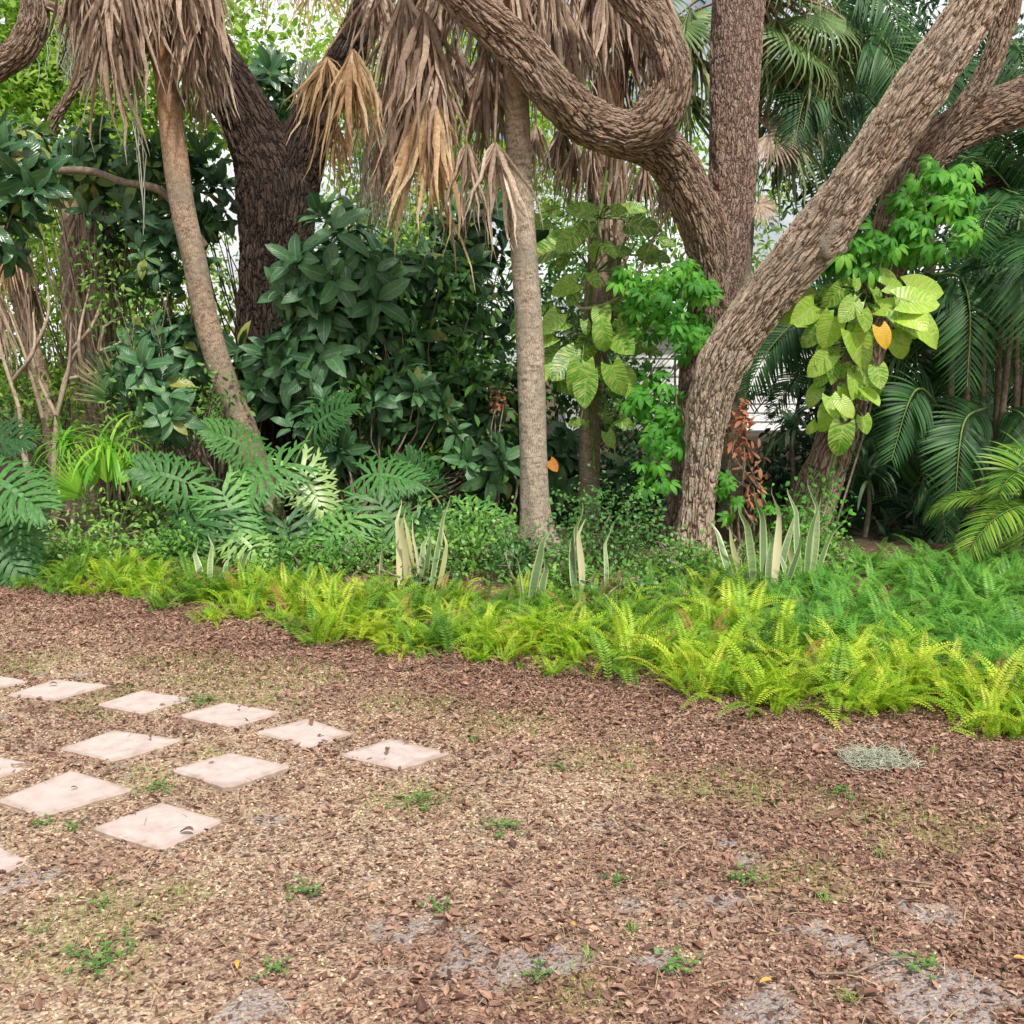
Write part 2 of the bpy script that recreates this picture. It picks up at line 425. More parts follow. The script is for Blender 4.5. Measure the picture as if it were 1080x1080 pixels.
# ------------------------------------------------------------------ leaf templates
def leaf(L, W, n=5, prof='ellip', fold=.15, droop=.5, across=2, wave=0):
    t = np.linspace(0, 1, n + 1)
    if prof == 'ellip': w = np.sin(PI * np.clip(t, 0, 1) ** .85) ** .75
    elif prof == 'lance': w = np.sin(PI * t ** .65) ** .9
    elif prof == 'strap': w = np.minimum(1, t * 6 + .35) * (1 - t ** 4) ** .8
    elif prof == 'heart': w = (np.sin(PI * (t * .86 + .14) ** .8)) ** .7 * np.where(t > .97, .12, 1)
    elif prof == 'sword': w = (.55 + .45 * np.sin(PI * t ** .8)) * (1 - t ** 5)
    else: w = 1 - t
    w = np.maximum(w, .03) * W / 2
    a = droop * t
    dy = np.cos(a) * L / n; dz = -np.sin(a) * L / n
    y = np.concatenate([[0], np.cumsum(dy[:-1])]); z = np.concatenate([[0], np.cumsum(dz[:-1])])
    s = np.linspace(-1, 1, across + 1)
    S, Tt = np.meshgrid(s, t); Wm = np.meshgrid(s, w)[1]
    Ym = np.meshgrid(s, y)[1]; Zm = np.meshgrid(s, z)[1]
    Am = np.meshgrid(s, a)[1]
    X = S * Wm; lift = fold * np.abs(S) * Wm + wave * W * np.sin(Tt * 14 + S * 3) * np.abs(S)
    Yv = Ym + lift * np.sin(Am); Zv = Zm + lift * np.cos(Am)
    if prof == 'heart':
        Yv = Yv - np.abs(S) ** 1.5 * (1 - Tt) ** 3 * L * .22
    v = np.stack([X, Yv, Zv], -1).reshape(-1, 3)
    uv = np.stack([S * .5 + .5, Tt], -1).reshape(-1, 2)
    k = across + 1
    f = [[i * k + j, i * k + j + 1, (i + 1) * k + j + 1, (i + 1) * k + j] for i in range(n) for j in range(across)]
    return Geo(v, f, uv)


def tube(pts, rad, ns=8, res=None, tcm=False):
    """smooth tube through pts; returns Geo (closed by a quad-ish cap ring)"""
    pts = np.asarray(pts, float); rad = np.asarray(rad, float)
    if res:
        # catmull-rom resample at res metres
        P_ = np.vstack([2 * pts[0] - pts[1], pts, 2 * pts[-1] - pts[-2]]); R_ = np.concatenate([[rad[0]], rad, [rad[-1]]])
        op = []; orr = []
        for i in range(1, len(P_) - 2):
            k = max(2, int(np.linalg.norm(P_[i + 1] - P_[i]) / res))
            for t in np.arange(k) / k:
                b = .5 * np.array([-t + 2 * t * t - t ** 3, 2 - 5 * t * t + 3 * t ** 3, t + 4 * t * t - 3 * t ** 3, -t * t + t ** 3])
                op.append(b @ P_[i - 1:i + 3]); orr.append(float(b @ R_[i - 1:i + 3]))
        op.append(P_[-2]); orr.append(R_[-2])
        pts = np.array(op); rad = np.array(orr)
    n = len(pts)
    tan = unit(np.gradient(pts, axis=0))
    up = np.array([.1, -1, .05]); up = unit(up - tan[0] * (up @ tan[0]))
    fr = []
    for i in range(n):
        up = unit(up - tan[i] * (up @ tan[i])); fr.append((up, np.cross(tan[i], up)))
    A = np.array([a for a, b in fr]); B = np.array([b for a, b in fr])
    th = np.linspace(0, 2 * PI, ns, endpoint=False)
    ring = A[:, None] * np.cos(th)[None, :, None] + B[:, None] * np.sin(th)[None, :, None]
    v = pts[:, None] + ring * rad[:, None, None]
    ln = np.concatenate([[0], np.cumsum(np.linalg.norm(np.diff(pts, axis=0), axis=1))])
    uv = np.stack(np.broadcast_arrays(th[None] / 2 / PI, ln[:, None]), -1)
    i, j = np.meshgrid(np.arange(n - 1), np.arange(ns), indexing='ij'); j2 = (j + 1) % ns
    f = np.stack([i * ns + j, (i) * ns + j2, (i + 1) * ns + j2, (i + 1) * ns + j], -1).reshape(-1, 4)
    g = Geo(v.reshape(-1, 3), f, uv.reshape(-1, 2), np.full(n * ns, random.random()))
    if tcm:
        rm = rad[:, None]
        g.tc = np.stack([np.cos(th)[None] * rm, np.sin(th)[None] * rm, np.broadcast_to(ln[:, None], (n, ns))], -1).reshape(-1, 3)
        g.ring = ring; g.pts = pts; g.rad = rad; g.ns = ns
    return g


def trunk(name, path, mat, root, ns=150, res=.022, lump=.06, sd=1, woody=True, flare=None, knots=()):
    """path: (px, py, Y, r_px)"""
    pts = [P(a, b, c) for a, b, c, r in path]; rad = [r * c / F for a, b, c, r in path]
    g = tube(pts, rad, ns, res, True)
    off = g.tc.copy()
    # lumps
    k = 2.6 / max(rad)
    th = np.arctan2(off[:, 1], off[:, 0])
    lm = (fbm(np.cos(th) * 1.3 + 5 * sd, off[:, 2] * 1.6 + np.sin(th) * 1.3, sd, 3) - .5) * 2
    R0 = np.repeat(g.rad, g.ns)
    g.v = g.v + g.ring.reshape(-1, 3) * (lm * lump * R0 * 2)[:, None]
    if flare:
        z = np.maximum(g.v[:, 2], 0)
        k = np.exp(-z / flare[0]) * flare[1] * (1 + .5 * np.sin(th * 5 + sd))
        g.v = g.v + g.ring.reshape(-1, 3) * (k * R0)[:, None]
    o = part(name, g, mat, root)
    at = o.data.attributes.new('tc', 'FLOAT_VECTOR', 'POINT')
    at.data.foreach_set('vector', (g.tc + np.array([sd * 3.1, sd * 1.7, sd * 5.3])).astype(np.float32).ravel())
    return o


# ------------------------------------------------------------------ ground
edge_px = [(-260, 600), (-120, 606), (0, 616), (100, 630), (200, 640), (300, 662), (400, 688), (500, 700), (600, 708), (700, 722),
           (800, 748), (900, 754), (1000, 764), (1080, 776), (1250, 800), (1500, 850)]
edge = np.array([G(a, b) for a, b in edge_px])


def edgeY(x):
    return np.interp(x, edge[:, 0], edge[:, 1])


SAND = [(445, 975, .28), (560, 1022, .22), (730, 955, .22), (860, 975, .14), (892, 992, .14), (785, 908, .16), (965, 962, .16), (985, 1025, .22),
        (1005, 1064, .25), (1045, 1050, .2), (255, 1068, .2), (292, 865, .12), (600, 1000, .15), (700, 1010, .12), (690, 960, .15),
        (640, 870, .12), (480, 1010, .16), (800, 1060, .16), (560, 960, .14), (130, 820, .1), (30, 925, .15), (275, 790, .1), (770, 890, .1)]
SANDP = [(*G(a, b), r) for a, b, r in SAND]
GRASSP = [(*G(a, b), r) for a, b, r in [(270, 715, .45), (190, 700, .3), (130, 740, .3), (250, 740, .3), (150, 820, .18), (230, 800, .15), (440, 840, .2),
          (120, 960, .25), (100, 1010, .2), (640, 800, .25), (440, 740, .3), (540, 760, .3), (850, 920, .2), (600, 1040, .15), (760, 830, .3), (20, 700, .3), (960, 870, .3)]]


def masks(x, y):
    d = edgeY(x) - y                                   # metres in front of the bed edge
    wob = fbm(x * 1.3, y * 1.3, 3)
    red = sst(1.9, .2, d + (wob - .5) * 1.6) * .95
    red = np.maximum(red, sst(.1, 1.8, x + (wob - .5) * 1.8 + (3.4 - y) * .35) * (.4 + .45 * sst(.4, .6, fbm(x * 2.2, y * 2.2, 9))))
    w2 = fbm(x * 9, y * 9, 21, 6)
    sand = np.zeros_like(x)
    for a, b, r in SANDP:
        q = ((x - a) / (r * .8)) ** 2 + ((y - b) / (r * .6)) ** 2
        sand = np.maximum(sand, np.exp(-q) * 1.0)
    sand = sst(.42, .62, sand * .68 + (w2 - .5) * 1.5 + sst(.62, .75, wob) * .2)
    grass = np.zeros_like(x)
    for a, b, r in GRASSP:
        grass = np.maximum(grass, np.exp(-(((x - a) / (r * 1.4)) ** 2 + ((y - b) / r) ** 2)))
    grass = sst(.4, 1.0, grass + (w2 - .5) * .9) * .7
    return red, grass, sand


def dark_zone(x, y):
    """where the ground is dark shredded mulch rather than tan grit"""
    a = sst(.0, 1.3, x * .9 + (3.6 - y) * .55 + (fbm(x * 1.1, y * 1.1, 90, 4) - .5) * 3.2)
    b = sst(1.2, .1, edgeY(x) - y + (fbm(x * 1.6, y * 1.6, 93, 3) - .5) * 1.5)
    p = sst(.5, .72, fbm(x * 2.3, y * 2.3, 97, 4)) * .45
    return np.clip(np.maximum(np.maximum(a * .85, b), p) * (.55 + .8 * fbm(x * 4, y * 4, 99, 3)), 0, 1)


def ground_z(x, y):
    return (fbm(x * 1.1, y * 1.1, 40, 3) - .5) * .035 + (fbm(x * 9, y * 9, 50, 3) - .5) * .014


def groundmat():
    m, nt = newmat('ground_soil'); N = NT(nt)
    g = N.n('ShaderNodeNewGeometry'); pos = g.outputs['Position']
    mk = N.attr('mask'); sep = N.n('ShaderNodeSeparateColor'); N.l(mk.outputs['Color'], sep.inputs[0])
    R, Gr, S = sep.outputs
    wp = N.noise(pos, 30, 2)
    wv = N.n('ShaderNodeVectorMath', operation='MULTIPLY_ADD'); N.l(wp.outputs['Color'], wv.inputs[0]); wv.inputs[1].default_value = (.02, .02, .02); N.l(pos, wv.inputs[2])
    v1 = N.vor(wv.outputs[0], 75); v2 = N.vor(wv.outputs[0], 150); v3 = N.vor(wv.outputs[0], 38)
    def val(v):
        s = N.n('ShaderNodeSeparateColor'); N.l(v.outputs['Color'], s.inputs[0]); return s.outputs[0]
    tan = N.ramp(val(v1), [(0, (.13, .08, .055)), (.3, (.26, .175, .12)), (.6, (.4, .28, .185)), (.85, (.52, .39, .27)), (1, (.7, .6, .5))])
    tan2 = N.ramp(val(v2), [(0, (.16, .11, .075)), (.5, (.36, .265, .18)), (1, (.6, .5, .4))])
    tan = N.mix(.5, tan, tan2)
    redc = N.ramp(val(v3), [(0, (.1, .05, .035)), (.4, (.22, .112, .075)), (.75, (.34, .19, .13)), (1, (.46, .29, .21))])
    redc = N.mix(.45, redc, N.ramp(val(v1), [(0, (.08, .04, .03)), (.6, (.26, .15, .11)), (1, (.46, .32, .25))]))
    sandc = N.ramp(N.noise(pos, 120, 5, .75).outputs[0], [(.3, (.2, .175, .165)), (.55, (.34, .305, .295)), (.8, (.46, .42, .41))])
    grc = N.ramp(N.noise(pos, 90, 4, .7).outputs[0], [(.3, (.15, .13, .04)), (.55, (.3, .28, .09)), (.8, (.42, .38, .16))])
    c = N.mix(R, tan, redc)
    c = N.mix(N.math('MULTIPLY', Gr, .55), c, grc)
    c = N.mix(N.math('MULTIPLY', S, .8), c, sandc)
    big = N.noise(pos, 1.6, 4, .6)
    c = N.mix(.35, c, N.ramp(big.outputs[0], [(.3, (.3, .28, .27)), (.7, (.75, .75, .75))]), 'OVERLAY')
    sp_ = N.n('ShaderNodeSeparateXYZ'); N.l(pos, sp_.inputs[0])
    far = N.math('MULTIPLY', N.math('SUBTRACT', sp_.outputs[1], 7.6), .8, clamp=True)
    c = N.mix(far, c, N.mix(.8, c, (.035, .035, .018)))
    p = N.n('ShaderNodeBsdfPrincipled'); N.l(c, p.inputs['Base Color']); p.inputs['Roughness'].default_value = .95
    p.inputs['Specular IOR Level'].default_value = .15
    h = N.math('ADD', N.math('MULTIPLY', v1.outputs['Distance'], -1.2), N.math('MULTIPLY', N.noise(pos, 60, 5, .7).outputs[0], 1))
    N.l(N.bump(h, .8, .012), p.inputs['Normal'])
    out = N.n('ShaderNodeOutputMaterial'); N.l(p.outputs[0], out.inputs[0])
    return m


def make_ground():
    def axis(lo, hi, step, far):
        a = np.arange(lo, hi + step / 2, step)
        l = []; x = lo; s = step
        while x > -far: s *= 1.35; x -= s; l.append(x)
        r = []; x = a[-1]; s = step
        while x < far: s *= 1.35; x += s; r.append(x)
        return np.array(l[::-1] + list(a) + r)
    xs = axis(-5, 5, .025, 250); ys = axis(1.5, 8.5, .025, 250)
    X, Y = np.meshgrid(xs, ys); x = X.ravel(); y = Y.ravel()
    z = ground_z(x, y)
    red, gr, sd = masks(x, y); red = np.maximum(red * .8, dark_zone(x, y))
    v = np.stack([x, y, z], -1); nx = len(xs); ny = len(ys)
    i, j = np.meshgrid(np.arange(ny - 1), np.arange(nx - 1), indexing='ij')
    f = np.stack([i * nx + j, i * nx + j + 1, (i + 1) * nx + j + 1, (i + 1) * nx + j], -1).reshape(-1, 4)
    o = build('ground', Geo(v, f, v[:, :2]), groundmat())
    at = o.data.attributes.new('mask', 'FLOAT_COLOR', 'POINT')
    at.data.foreach_set('color', np.stack([red, gr, sd, np.ones_like(red)], -1).astype(np.float32).ravel())
    tag(o, 'brown ground of soil, gravel and pale sand patches', None, None, 'structure')


make_ground()


def scatter(n, dens, xr=(-5.4, 5.4), yr=(2.0, 8.6)):
    out = []
    tot = 0
    while tot < n:
        x = rng.uniform(*xr, n); y = rng.uniform(*yr, n)
        ok = (np.abs(x) < y * .52 + 1.4)
        k = ok & (rng.random(n) < dens(x, y))
        out.append(np.stack([x[k], y[k]], -1)); tot += k.sum()
        if len(out) > 60: break
    return np.concatenate(out)[:n]


# paving slabs -----------------------------------------------------
SL = [[(4, 736), (59, 719), (117, 725), (57, 742)], [(100, 746), (150, 730), (204, 739), (150, 756)], [(186, 758), (237, 743), (301, 754), (245, 771)],
      [(268, 774), (325, 760), (374, 776), (325, 791)], [(356, 798), (410, 780), (478, 795), (422, 814)], [(60, 792), (120, 772), (197, 783), (120, 806)],
      [(177, 814), (243, 795), (310, 810), (240, 835)], [(-5, 848), (75, 816), (145, 836), (45, 866)], [(94, 877), (172, 848), (239, 867), (170, 900)],
      [(-75, 812), (-20, 796), (42, 807), (-10, 826)], [(-115, 905), (-42, 873), (34, 908), (-45, 944)], [(-74, 724), (-22, 711), (34, 719), (-20, 732)]]
SLLAB = ['pale square paver in the back row, leftmost whole one', 'pale square paver in the back row, second whole one from the left',
         'pale square paver in the middle of the back row', 'pale square paver second from the right end of the back row',
         'pale square paver at the far right end of the paving', 'pale square paver in the middle row with its left corner under mulch',
         'pale square paver at the right end of the middle row', 'large looking pale paver with a chipped back corner left of the front paver',
         'pale square paver nearest the camera with mulch over its edges', 'pale paver cut by the left photo edge between middle and back rows',
         'pale paver corner at the left photo edge, lowest in the picture', 'thin sliver of pale paver at the left edge behind the others']
slabW = []


def slabmat():
    m, nt = newmat('concrete_paver'); N = NT(nt)
    pos = N.n('ShaderNodeNewGeometry').outputs['Position']
    a = N.noise(pos, 14, 5, .65); b = N.noise(pos, 160, 3, .7); c3 = N.noise(pos, 45, 4, .7)
    oi = N.n('ShaderNodeObjectInfo').outputs['Random']
    c = N.ramp(a.outputs[0], [(.3, (.36, .285, .26)), (.5, (.455, .37, .345)), (.7, (.52, .435, .41))])
    c = N.mix(N.math('MULTIPLY', oi, .25), c, (.46, .375, .34))
    c = N.mix(N.ramp(b.outputs[0], [(.58, (0, 0, 0)), (.7, (.5, .5, .5))]), c, (.42, .31, .25))
    c = N.mix(N.ramp(c3.outputs[0], [(.6, (0, 0, 0)), (.75, (.55, .55, .55))]), c, (.5, .4, .33))
    at = N.attr('dirt').outputs['Fac']
    c = N.mix(at, c, (.27, .19, .14))
    p = N.n('ShaderNodeBsdfPrincipled'); N.l(c, p.inputs['Base Color']); p.inputs['Roughness'].default_value = .9
    N.l(N.bump(N.math('ADD', b.outputs[0], c3.outputs[0]), .35, .003), p.inputs['Normal'])
    out = N.n('ShaderNodeOutputMaterial'); N.l(p.outputs[0], out.inputs[0])
    return m


M['slab'] = slabmat()
for si, (q, lb) in enumerate(zip(SL, SLLAB)):
    c = np.array([G(*a) for a in q]); slabW.append(c)
    cen = c.mean(0)
    n = 28
    u = np.linspace(0, 1, n + 1)
    vs = []; dirt = []
    top = float(ground_z(cen[0:1], cen[1:2])[0]) + .011
    tilt = rng.normal(0, .012, 2)
    for j in range(n + 1):
        for i in range(n + 1):
            a, b = u[i], u[j]
            p = (c[0] * (1 - a) + c[1] * a) * (1 - b) + (c[3] * (1 - a) + c[2] * a) * b
            e = min(a, 1 - a, b, 1 - b)
            w = (fbm(np.array([p[0] * 22.]), np.array([p[1] * 22.]), 5 + si)[0] - .5)
            if e == 0:
                p = p + (cen - p) * (.01 + .11 * max(0, w - .02))
            cor = max(0, .07 - min(math.hypot(a - x_, b - y_) for x_ in (0, 1) for y_ in (0, 1)))
            p = p + (cen - p) * cor * .9
            zz = top + (p - cen) @ tilt - (.004 if e == 0 else 0) + w * .0015
            vs.append((p[0], p[1], zz)); dirt.append(float(np.clip((.1 - e) * 13 * (w + .42) + max(0, w - .14) * 2.6 + max(0, vn(np.array([p[0] * 3.]), np.array([p[1] * 3.]), 77)[0] - .55) * .8, 0, .8)))
    m_ = n + 1
    f = [[j * m_ + i, j * m_ + i + 1, (j + 1) * m_ + i + 1, (j + 1) * m_ + i] for j in range(n) for i in range(n)]
    bord = [i for i in range(n)] + [n + j * m_ for j in range(n)] + [n * m_ + n - i for i in range(n)] + [(n - j) * m_ for j in range(n)]
    k0 = len(vs)
    for b in bord:
        vs.append((vs[b][0], vs[b][1], vs[b][2] - .045)); dirt.append(.7)
    L = len(bord)
    for i in range(L):
        f.append([bord[(i + 1) % L], bord[i], k0 + i, k0 + (i + 1) % L])
    f = [fc[::-1] for fc in f]
    g = Geo(vs, f, np.array(vs)[:, :2])
    o = build('paving_slab', g, M['slab'], None, smooth=False, loc=(cen[0], cen[1], 0))
    at = o.data.attributes.new('dirt', 'FLOAT', 'POINT'); at.data.foreach_set('value', np.array(dirt, np.float32))
    tag(o, lb, 'paving slab', 'square pavers laid on the soil')


def on_slab(x, y, grow=0.0):
    r = np.zeros(len(x), bool)
    for c in slabW:
        cen = c.mean(0); cc = cen + (c - cen) * (1 + grow)
        ins = np.ones(len(x), bool)
        for i in range(4):
            a, b = cc[i], cc[(i + 1) % 4]
            cr = (b[0] - a[0]) * (y - a[1]) - (b[1] - a[1]) * (x - a[0])
            ins &= cr < 0
        r |= ins
    return r


# litter ------------------------------------------------------------
def flat_items(tmpls, pts, S, zoff, tilt, mats, name, label):
    gs = []
    which = rng.integers(0, len(tmpls), len(pts))
    for k, t in enumerate(tmpls):
        q = pts[which == k]; s = S[which == k]
        if len(q) == 0: continue
        a = rng.uniform(0, 2 * PI, len(q))
        nrm = unit(np.stack([rng.normal(0, tilt, len(q)), rng.normal(0, tilt, len(q)), np.ones(len(q))], -1))
        d = np.stack([np.cos(a), np.sin(a), np.zeros(len(q))], -1)
        d = d - nrm * np.sum(d * nrm, -1, keepdims=True)
        R = frames(d, nrm)
        z = ground_z(q[:, 0], q[:, 1]) + zoff + rng.random(len(q)) * .008
        T = np.column_stack([q, z])
        gs.append(many(t, R, T, s))
    o = build(name, join(gs), mats, smooth=True)
    tag(o, label, None, None, 'stuff')
    return o


def dens_litter(x, y):
    r, g, s = masks(x, y)
    d = edgeY(x) - y
    return np.clip((.38 + .62 * r) * (1 - .6 * s) * (1 - .4 * g), 0, 1) * np.where(on_slab(x, y, -.13), .014, np.where(on_slab(x, y, .05), .45, 1)) * np.where(d < -.6, .4, 1)


lt = [leaf(.035, .014, 3, 'ellip', f_, d_, 2) for f_, d_ in ((.5, .8), (.9, -.9), (.2, 1.4), (.6, .1))]
ltb = [leaf(.055, .024, 4, 'ellip', f_, d_, 2) for f_, d_ in ((.5, 1.0), (.9, -1.2))]
pts = scatter(100000, dens_litter)
flat_items(lt, pts, rng.uniform(.2, 1.0, len(pts)) ** 1.2, .002, .25, M['litter'], 'fallen_leaves', 'small red brown oak leaves littering the ground')
pts = scatter(4500, dens_litter)
flat_items(ltb, pts, rng.uniform(.5, 1.0, len(pts)), .004, .3, M['litter'], 'large_fallen_leaves', 'larger curled brown leaves scattered on the ground')


def dens_chip(x, y):
    r, g, s = masks(x, y); r = dark_zone(x, y)
    return np.clip((1.0 - .9 * r) * (1 - .6 * s), 0, 1) * np.where(on_slab(x, y, .03), 0, 1) * (edgeY(x) - y > -.3)


v = np.array([[-.5, -.4, 0], [.45, -.5, 0], [.55, .35, 0], [-.35, .5, 0], [-.3, -.2, .45], [.25, -.3, .4], [.3, .2, .45], [-.2, .3, .4]])
chip = Geo(v * .011, [[4, 5, 6, 7], [0, 1, 5, 4], [1, 2, 6, 5], [2, 3, 7, 6], [3, 0, 4, 7]], v[:, :2])
v2 = v * np.array([.6, 1.9, .5])
chip2 = Geo(v2 * .010, chip.f, v[:, :2])
pts = scatter(75000, dens_chip, yr=(2.0, 7.5))
flat_items([chip, chip2], pts, rng.uniform(.35, 1.15, len(pts)), -.002, .4, M['chips'], 'gravel', 'tan gravel and bark chips covering the ground')
def dens_dark(x, y):
    r, g, s = masks(x, y)
    return np.clip((.05 + 1.1 * dark_zone(x, y)) * (1 - .5 * s), 0, 1) * np.where(on_slab(x, y, .03), 0, 1) * (edgeY(x) - y > -.3)


pts = scatter(85000, dens_dark, yr=(2.0, 7.5))
flat_items([chip2, chip, lt[0]], pts, rng.uniform(.3, 1.2, len(pts)) * np.where(rng.random(len(pts)) < .5, .7, 1), 0, .4, M['mulch'], 'mulch', 'dark purple brown shredded mulch on the ground')
# thin straws / twigs
st = Geo(np.array([[-.0012, 0, 0], [.0012, 0, 0], [.0012, .04, .006], [-.0012, .04, .006], [.0012, .08, 0], [-.0012, .08, 0]]), [[0, 1, 2, 3], [3, 2, 4, 5]], [[0, 0], [1, 0], [1, .5], [0, .5], [1, 1], [0, 1]])
pts = scatter(14000, lambda x, y: np.where(on_slab(x, y, .02), .02, 1.0))
flat_items([st], pts, rng.uniform(.25, 1.0, len(pts)), .008, .2, M['drygrass'], 'dry_straw', 'thin dry straws lying over the mulch')
# short sprouting grass bits in greenish patches
gb = Geo(np.array([[-.0012, 0, 0], [.0012, 0, 0], [.001, .003, .012], [-.001, .003, .012], [.0003, .009, .022], [-.0003, .009, .022]]), [[0, 1, 2, 3], [3, 2, 4, 5]], [[0, 0], [1, 0], [1, .5], [0, .5], [1, 1], [0, 1]])


def dens_g(x, y):
    r, g, s = masks(x, y)
    return (g * .9 + .015) * np.where(on_slab(x, y, .02), 0, 1)


pts = scatter(11000, dens_g)
a = rng.uniform(0, 2 * PI, len(pts))
R = frames(np.stack([np.cos(a), np.sin(a), np.zeros(len(a))], -1), np.array([0, 0, 1.]))
g = many(gb, R, np.column_stack([pts, ground_z(pts[:, 0], pts[:, 1])]), rng.uniform(.4, 1.2, len(pts)))
tag(build('sparse_grass', g, M['moss_fresh']), 'sparse short grass greening patches between the pavers', None, None, 'stuff')

# single leaves lying on pavers and bright orange ones --------------
lf_ = leaf(.05, .02, 5, 'ellip', .6, 1.1, 2)


def fallen(px, py, s, mat, label, onslab=False):
    x, y = G(px, py)
    g = many(lf_, frames(np.array([[math.cos(px), math.sin(px * 1.7), .12]]), np.array([0, 0, 1.])), np.array([[0, 0, 0]]), np.array([s]), np.array([.25]))
    z = float(ground_z(np.array([x]), np.array([y]))[0]) + (.026 if onslab else .02)
    o = build('fallen_leaf', g, mat); o.location = (x, y, z)
    tag(o, label, 'leaf', 'single leaves lying loose')


for px, py, s, lb in [(61, 727, .9, 'dark curled leaf on the leftmost whole back row paver'), (253, 754, .7, 'small dark leaf on the middle back row paver'),
                      (328, 765, 1., 'dark leaf near the back corner of the fourth back row paver'), (410, 795, 1., 'dark leaf lying on the rightmost paver'),
                      (75, 839, .6, 'tiny dark leaf in the middle of the chipped left paver'), (205, 884, 1.2, 'dark leaf on the front edge of the nearest paver'),
                      (158, 783, .6, 'dark speck of leaf on the middle row left paver'), (160, 776, .5, 'small leaf on the back half of the middle row left paver')]:
    fallen(px, py, s, M['litter'], lb, True)
for px, py, s, lb in [(1068, 1018, .8, 'orange fallen leaf at the lower right edge'), (607, 983, .7, 'orange fallen leaf in front of the grass tuft on the mulch'),
                      (815, 1040, .8, 'curled orange brown leaf in the lower right foreground'), (250, 1022, .6, 'yellow fallen leaf in the lower left foreground')]:
    fallen(px, py, s, M['litter_orange'], lb)

# weeds ---------------------------------------------------------------
def weed_clover(n=16, h=.03, sp=.09):
    d = rng.normal(0, sp, (n, 2)); gs = []
    lo = leaf(.022, .017, 2, 'ellip', .15, .3, 2)
    for x, y in d:
        z = rng.uniform(.3, 1) * h
        a = rng.uniform(0, 2 * PI, 3) * .1 + np.array([0, 2.1, 4.2]) + rng.uniform(0, 6)
        R = frames(np.stack([np.cos(a), np.sin(a), rng.uniform(.0, .5, 3)], -1), np.array([0, 0, 1.]))
        gs.append(many(lo, R, np.tile([x, y, z], (3, 1)), rng.uniform(.7, 1.3, 3)))
        gs.append(tube([[0, 0, -.01], [x * .5, y * .5, .004], [x, y, z]], [.0012, .001, .0008], 3))
    return join(gs)


def weed_grass(n=26, L=.11, sp=.02):
    b = leaf(L, .006, 4, 'lance', .2, .9, 1)
    a = rng.uniform(0, 2 * PI, n); e = rng.uniform(.5, 2.2, n)
    R = frames(np.stack([np.cos(a), np.sin(a), e], -1), np.array([0, 0, 1.]))
    return many(b, R, np.column_stack([rng.normal(0, sp, (n, 2)), np.zeros(n)]), rng.uniform(.4, 1.1, n))


wc = [build('clover_weed', weed_clover(n, h, s), M['clover']) for n, h, s in ((12, .03, .04), (22, .035, .06), (9, .025, .03))]
wg = [build('grass_tuft', weed_grass(n, L), M['moss_fresh']) for n, L in ((26, .1), (16, .07))]
wused = [False] * 5
SPOTS = [(0, 463, 957, 'green clover weed in the middle foreground'), (1, 530, 872, 'low green clover weed right of the middle foreground bare patch'),
         (0, 318, 942, 'small clover weed left of the middle foreground'), (1, 108, 1018, 'spreading green weed in the lower left'),
         (2, 648, 930, 'small bright weed right of the foreground centre'), (1, 165, 832, 'clover weed between the front pavers'),
         (0, 48, 871, 'clover weed below the chipped left paver'), (1, 440, 845, 'weed patch in front of the rightmost paver'),
         (0, 718, 1018, 'small clover weed in the lower right foreground'), (2, 290, 1028, 'tiny clover weed in the lower left middle'),
         (1, 215, 742, 'clover weed between two back row pavers'), (0, 790, 928, 'weed on a pale sand patch'), (2, 566, 1030, 'tiny weed beside the sand patch at bottom centre'),
         (1, 885, 838, 'low weed in front of the grey moss clump'), (2, 595, 810, 'tiny weed right of the pavers'), (0, 965, 1022, 'clover weed in the lower right near the sand'),
         (2, 75, 877, 'second small weed below the chipped left paver'), (0, 500, 780, 'clover weed behind the rightmost paver'), (2, 110, 957, 'tiny weed in the left foreground'),
         (3, 668, 985, 'upright green grass tuft in the lower foreground'), (3, 870, 950, 'bright grass tuft on the sand in the right foreground'),
         (4, 984, 798, 'thin yellow green grass tuft right of the grey moss clump'), (3, 895, 1058, 'pale flattened grass tuft at the lower right'),
         (4, 930, 905, 'thin grass tuft in the right foreground'), (4, 622, 1010, 'small dry grass tuft near bottom centre'), (4, 665, 812, 'short grass tuft in the middle of the mulch'),
         (3, 40, 985, 'thin grass tuft at the left foreground')]
for k, px, py, lb in SPOTS:
    src = (wc + wg)[k]
    x, y = G(px, py); z = float(ground_z(np.array([x]), np.array([y]))[0])
    if wused[k]:
        o = src.copy(); COL.objects.link(o)
    else:
        o = src; wused[k] = True
    o.location = (x, y, z + .006); o.rotation_euler = (0, 0, random.uniform(0, 6)); o.scale = [random.uniform(.5, .75)] * 3
    tag(o, lb, 'weed' if k < 3 else 'grass tuft', 'weeds dotted over the mulch' if k < 3 else 'grass tufts on the mulch')


# Spanish moss clump ---------------------------------------------------
def tangle(n, spread, L, r, seg=7):
    gs = []
    for i in range(n):
        p = np.clip(rng.normal(0, .8, 3), -1.3, 1.3) * spread
        d = unit(rng.normal(0, 1, 3) * [1, 1, .35]); q = [p]
        for k in range(seg):
            d = unit(d + rng.normal(0, .55, 3) * [1, 1, .4]); p = p + d * L / seg; q.append(p)
        q = np.array(q); q[:, 2] = np.abs(q[:, 2])
        gs.append(tube(q, np.full(len(q), r), 3))
    return join(gs)


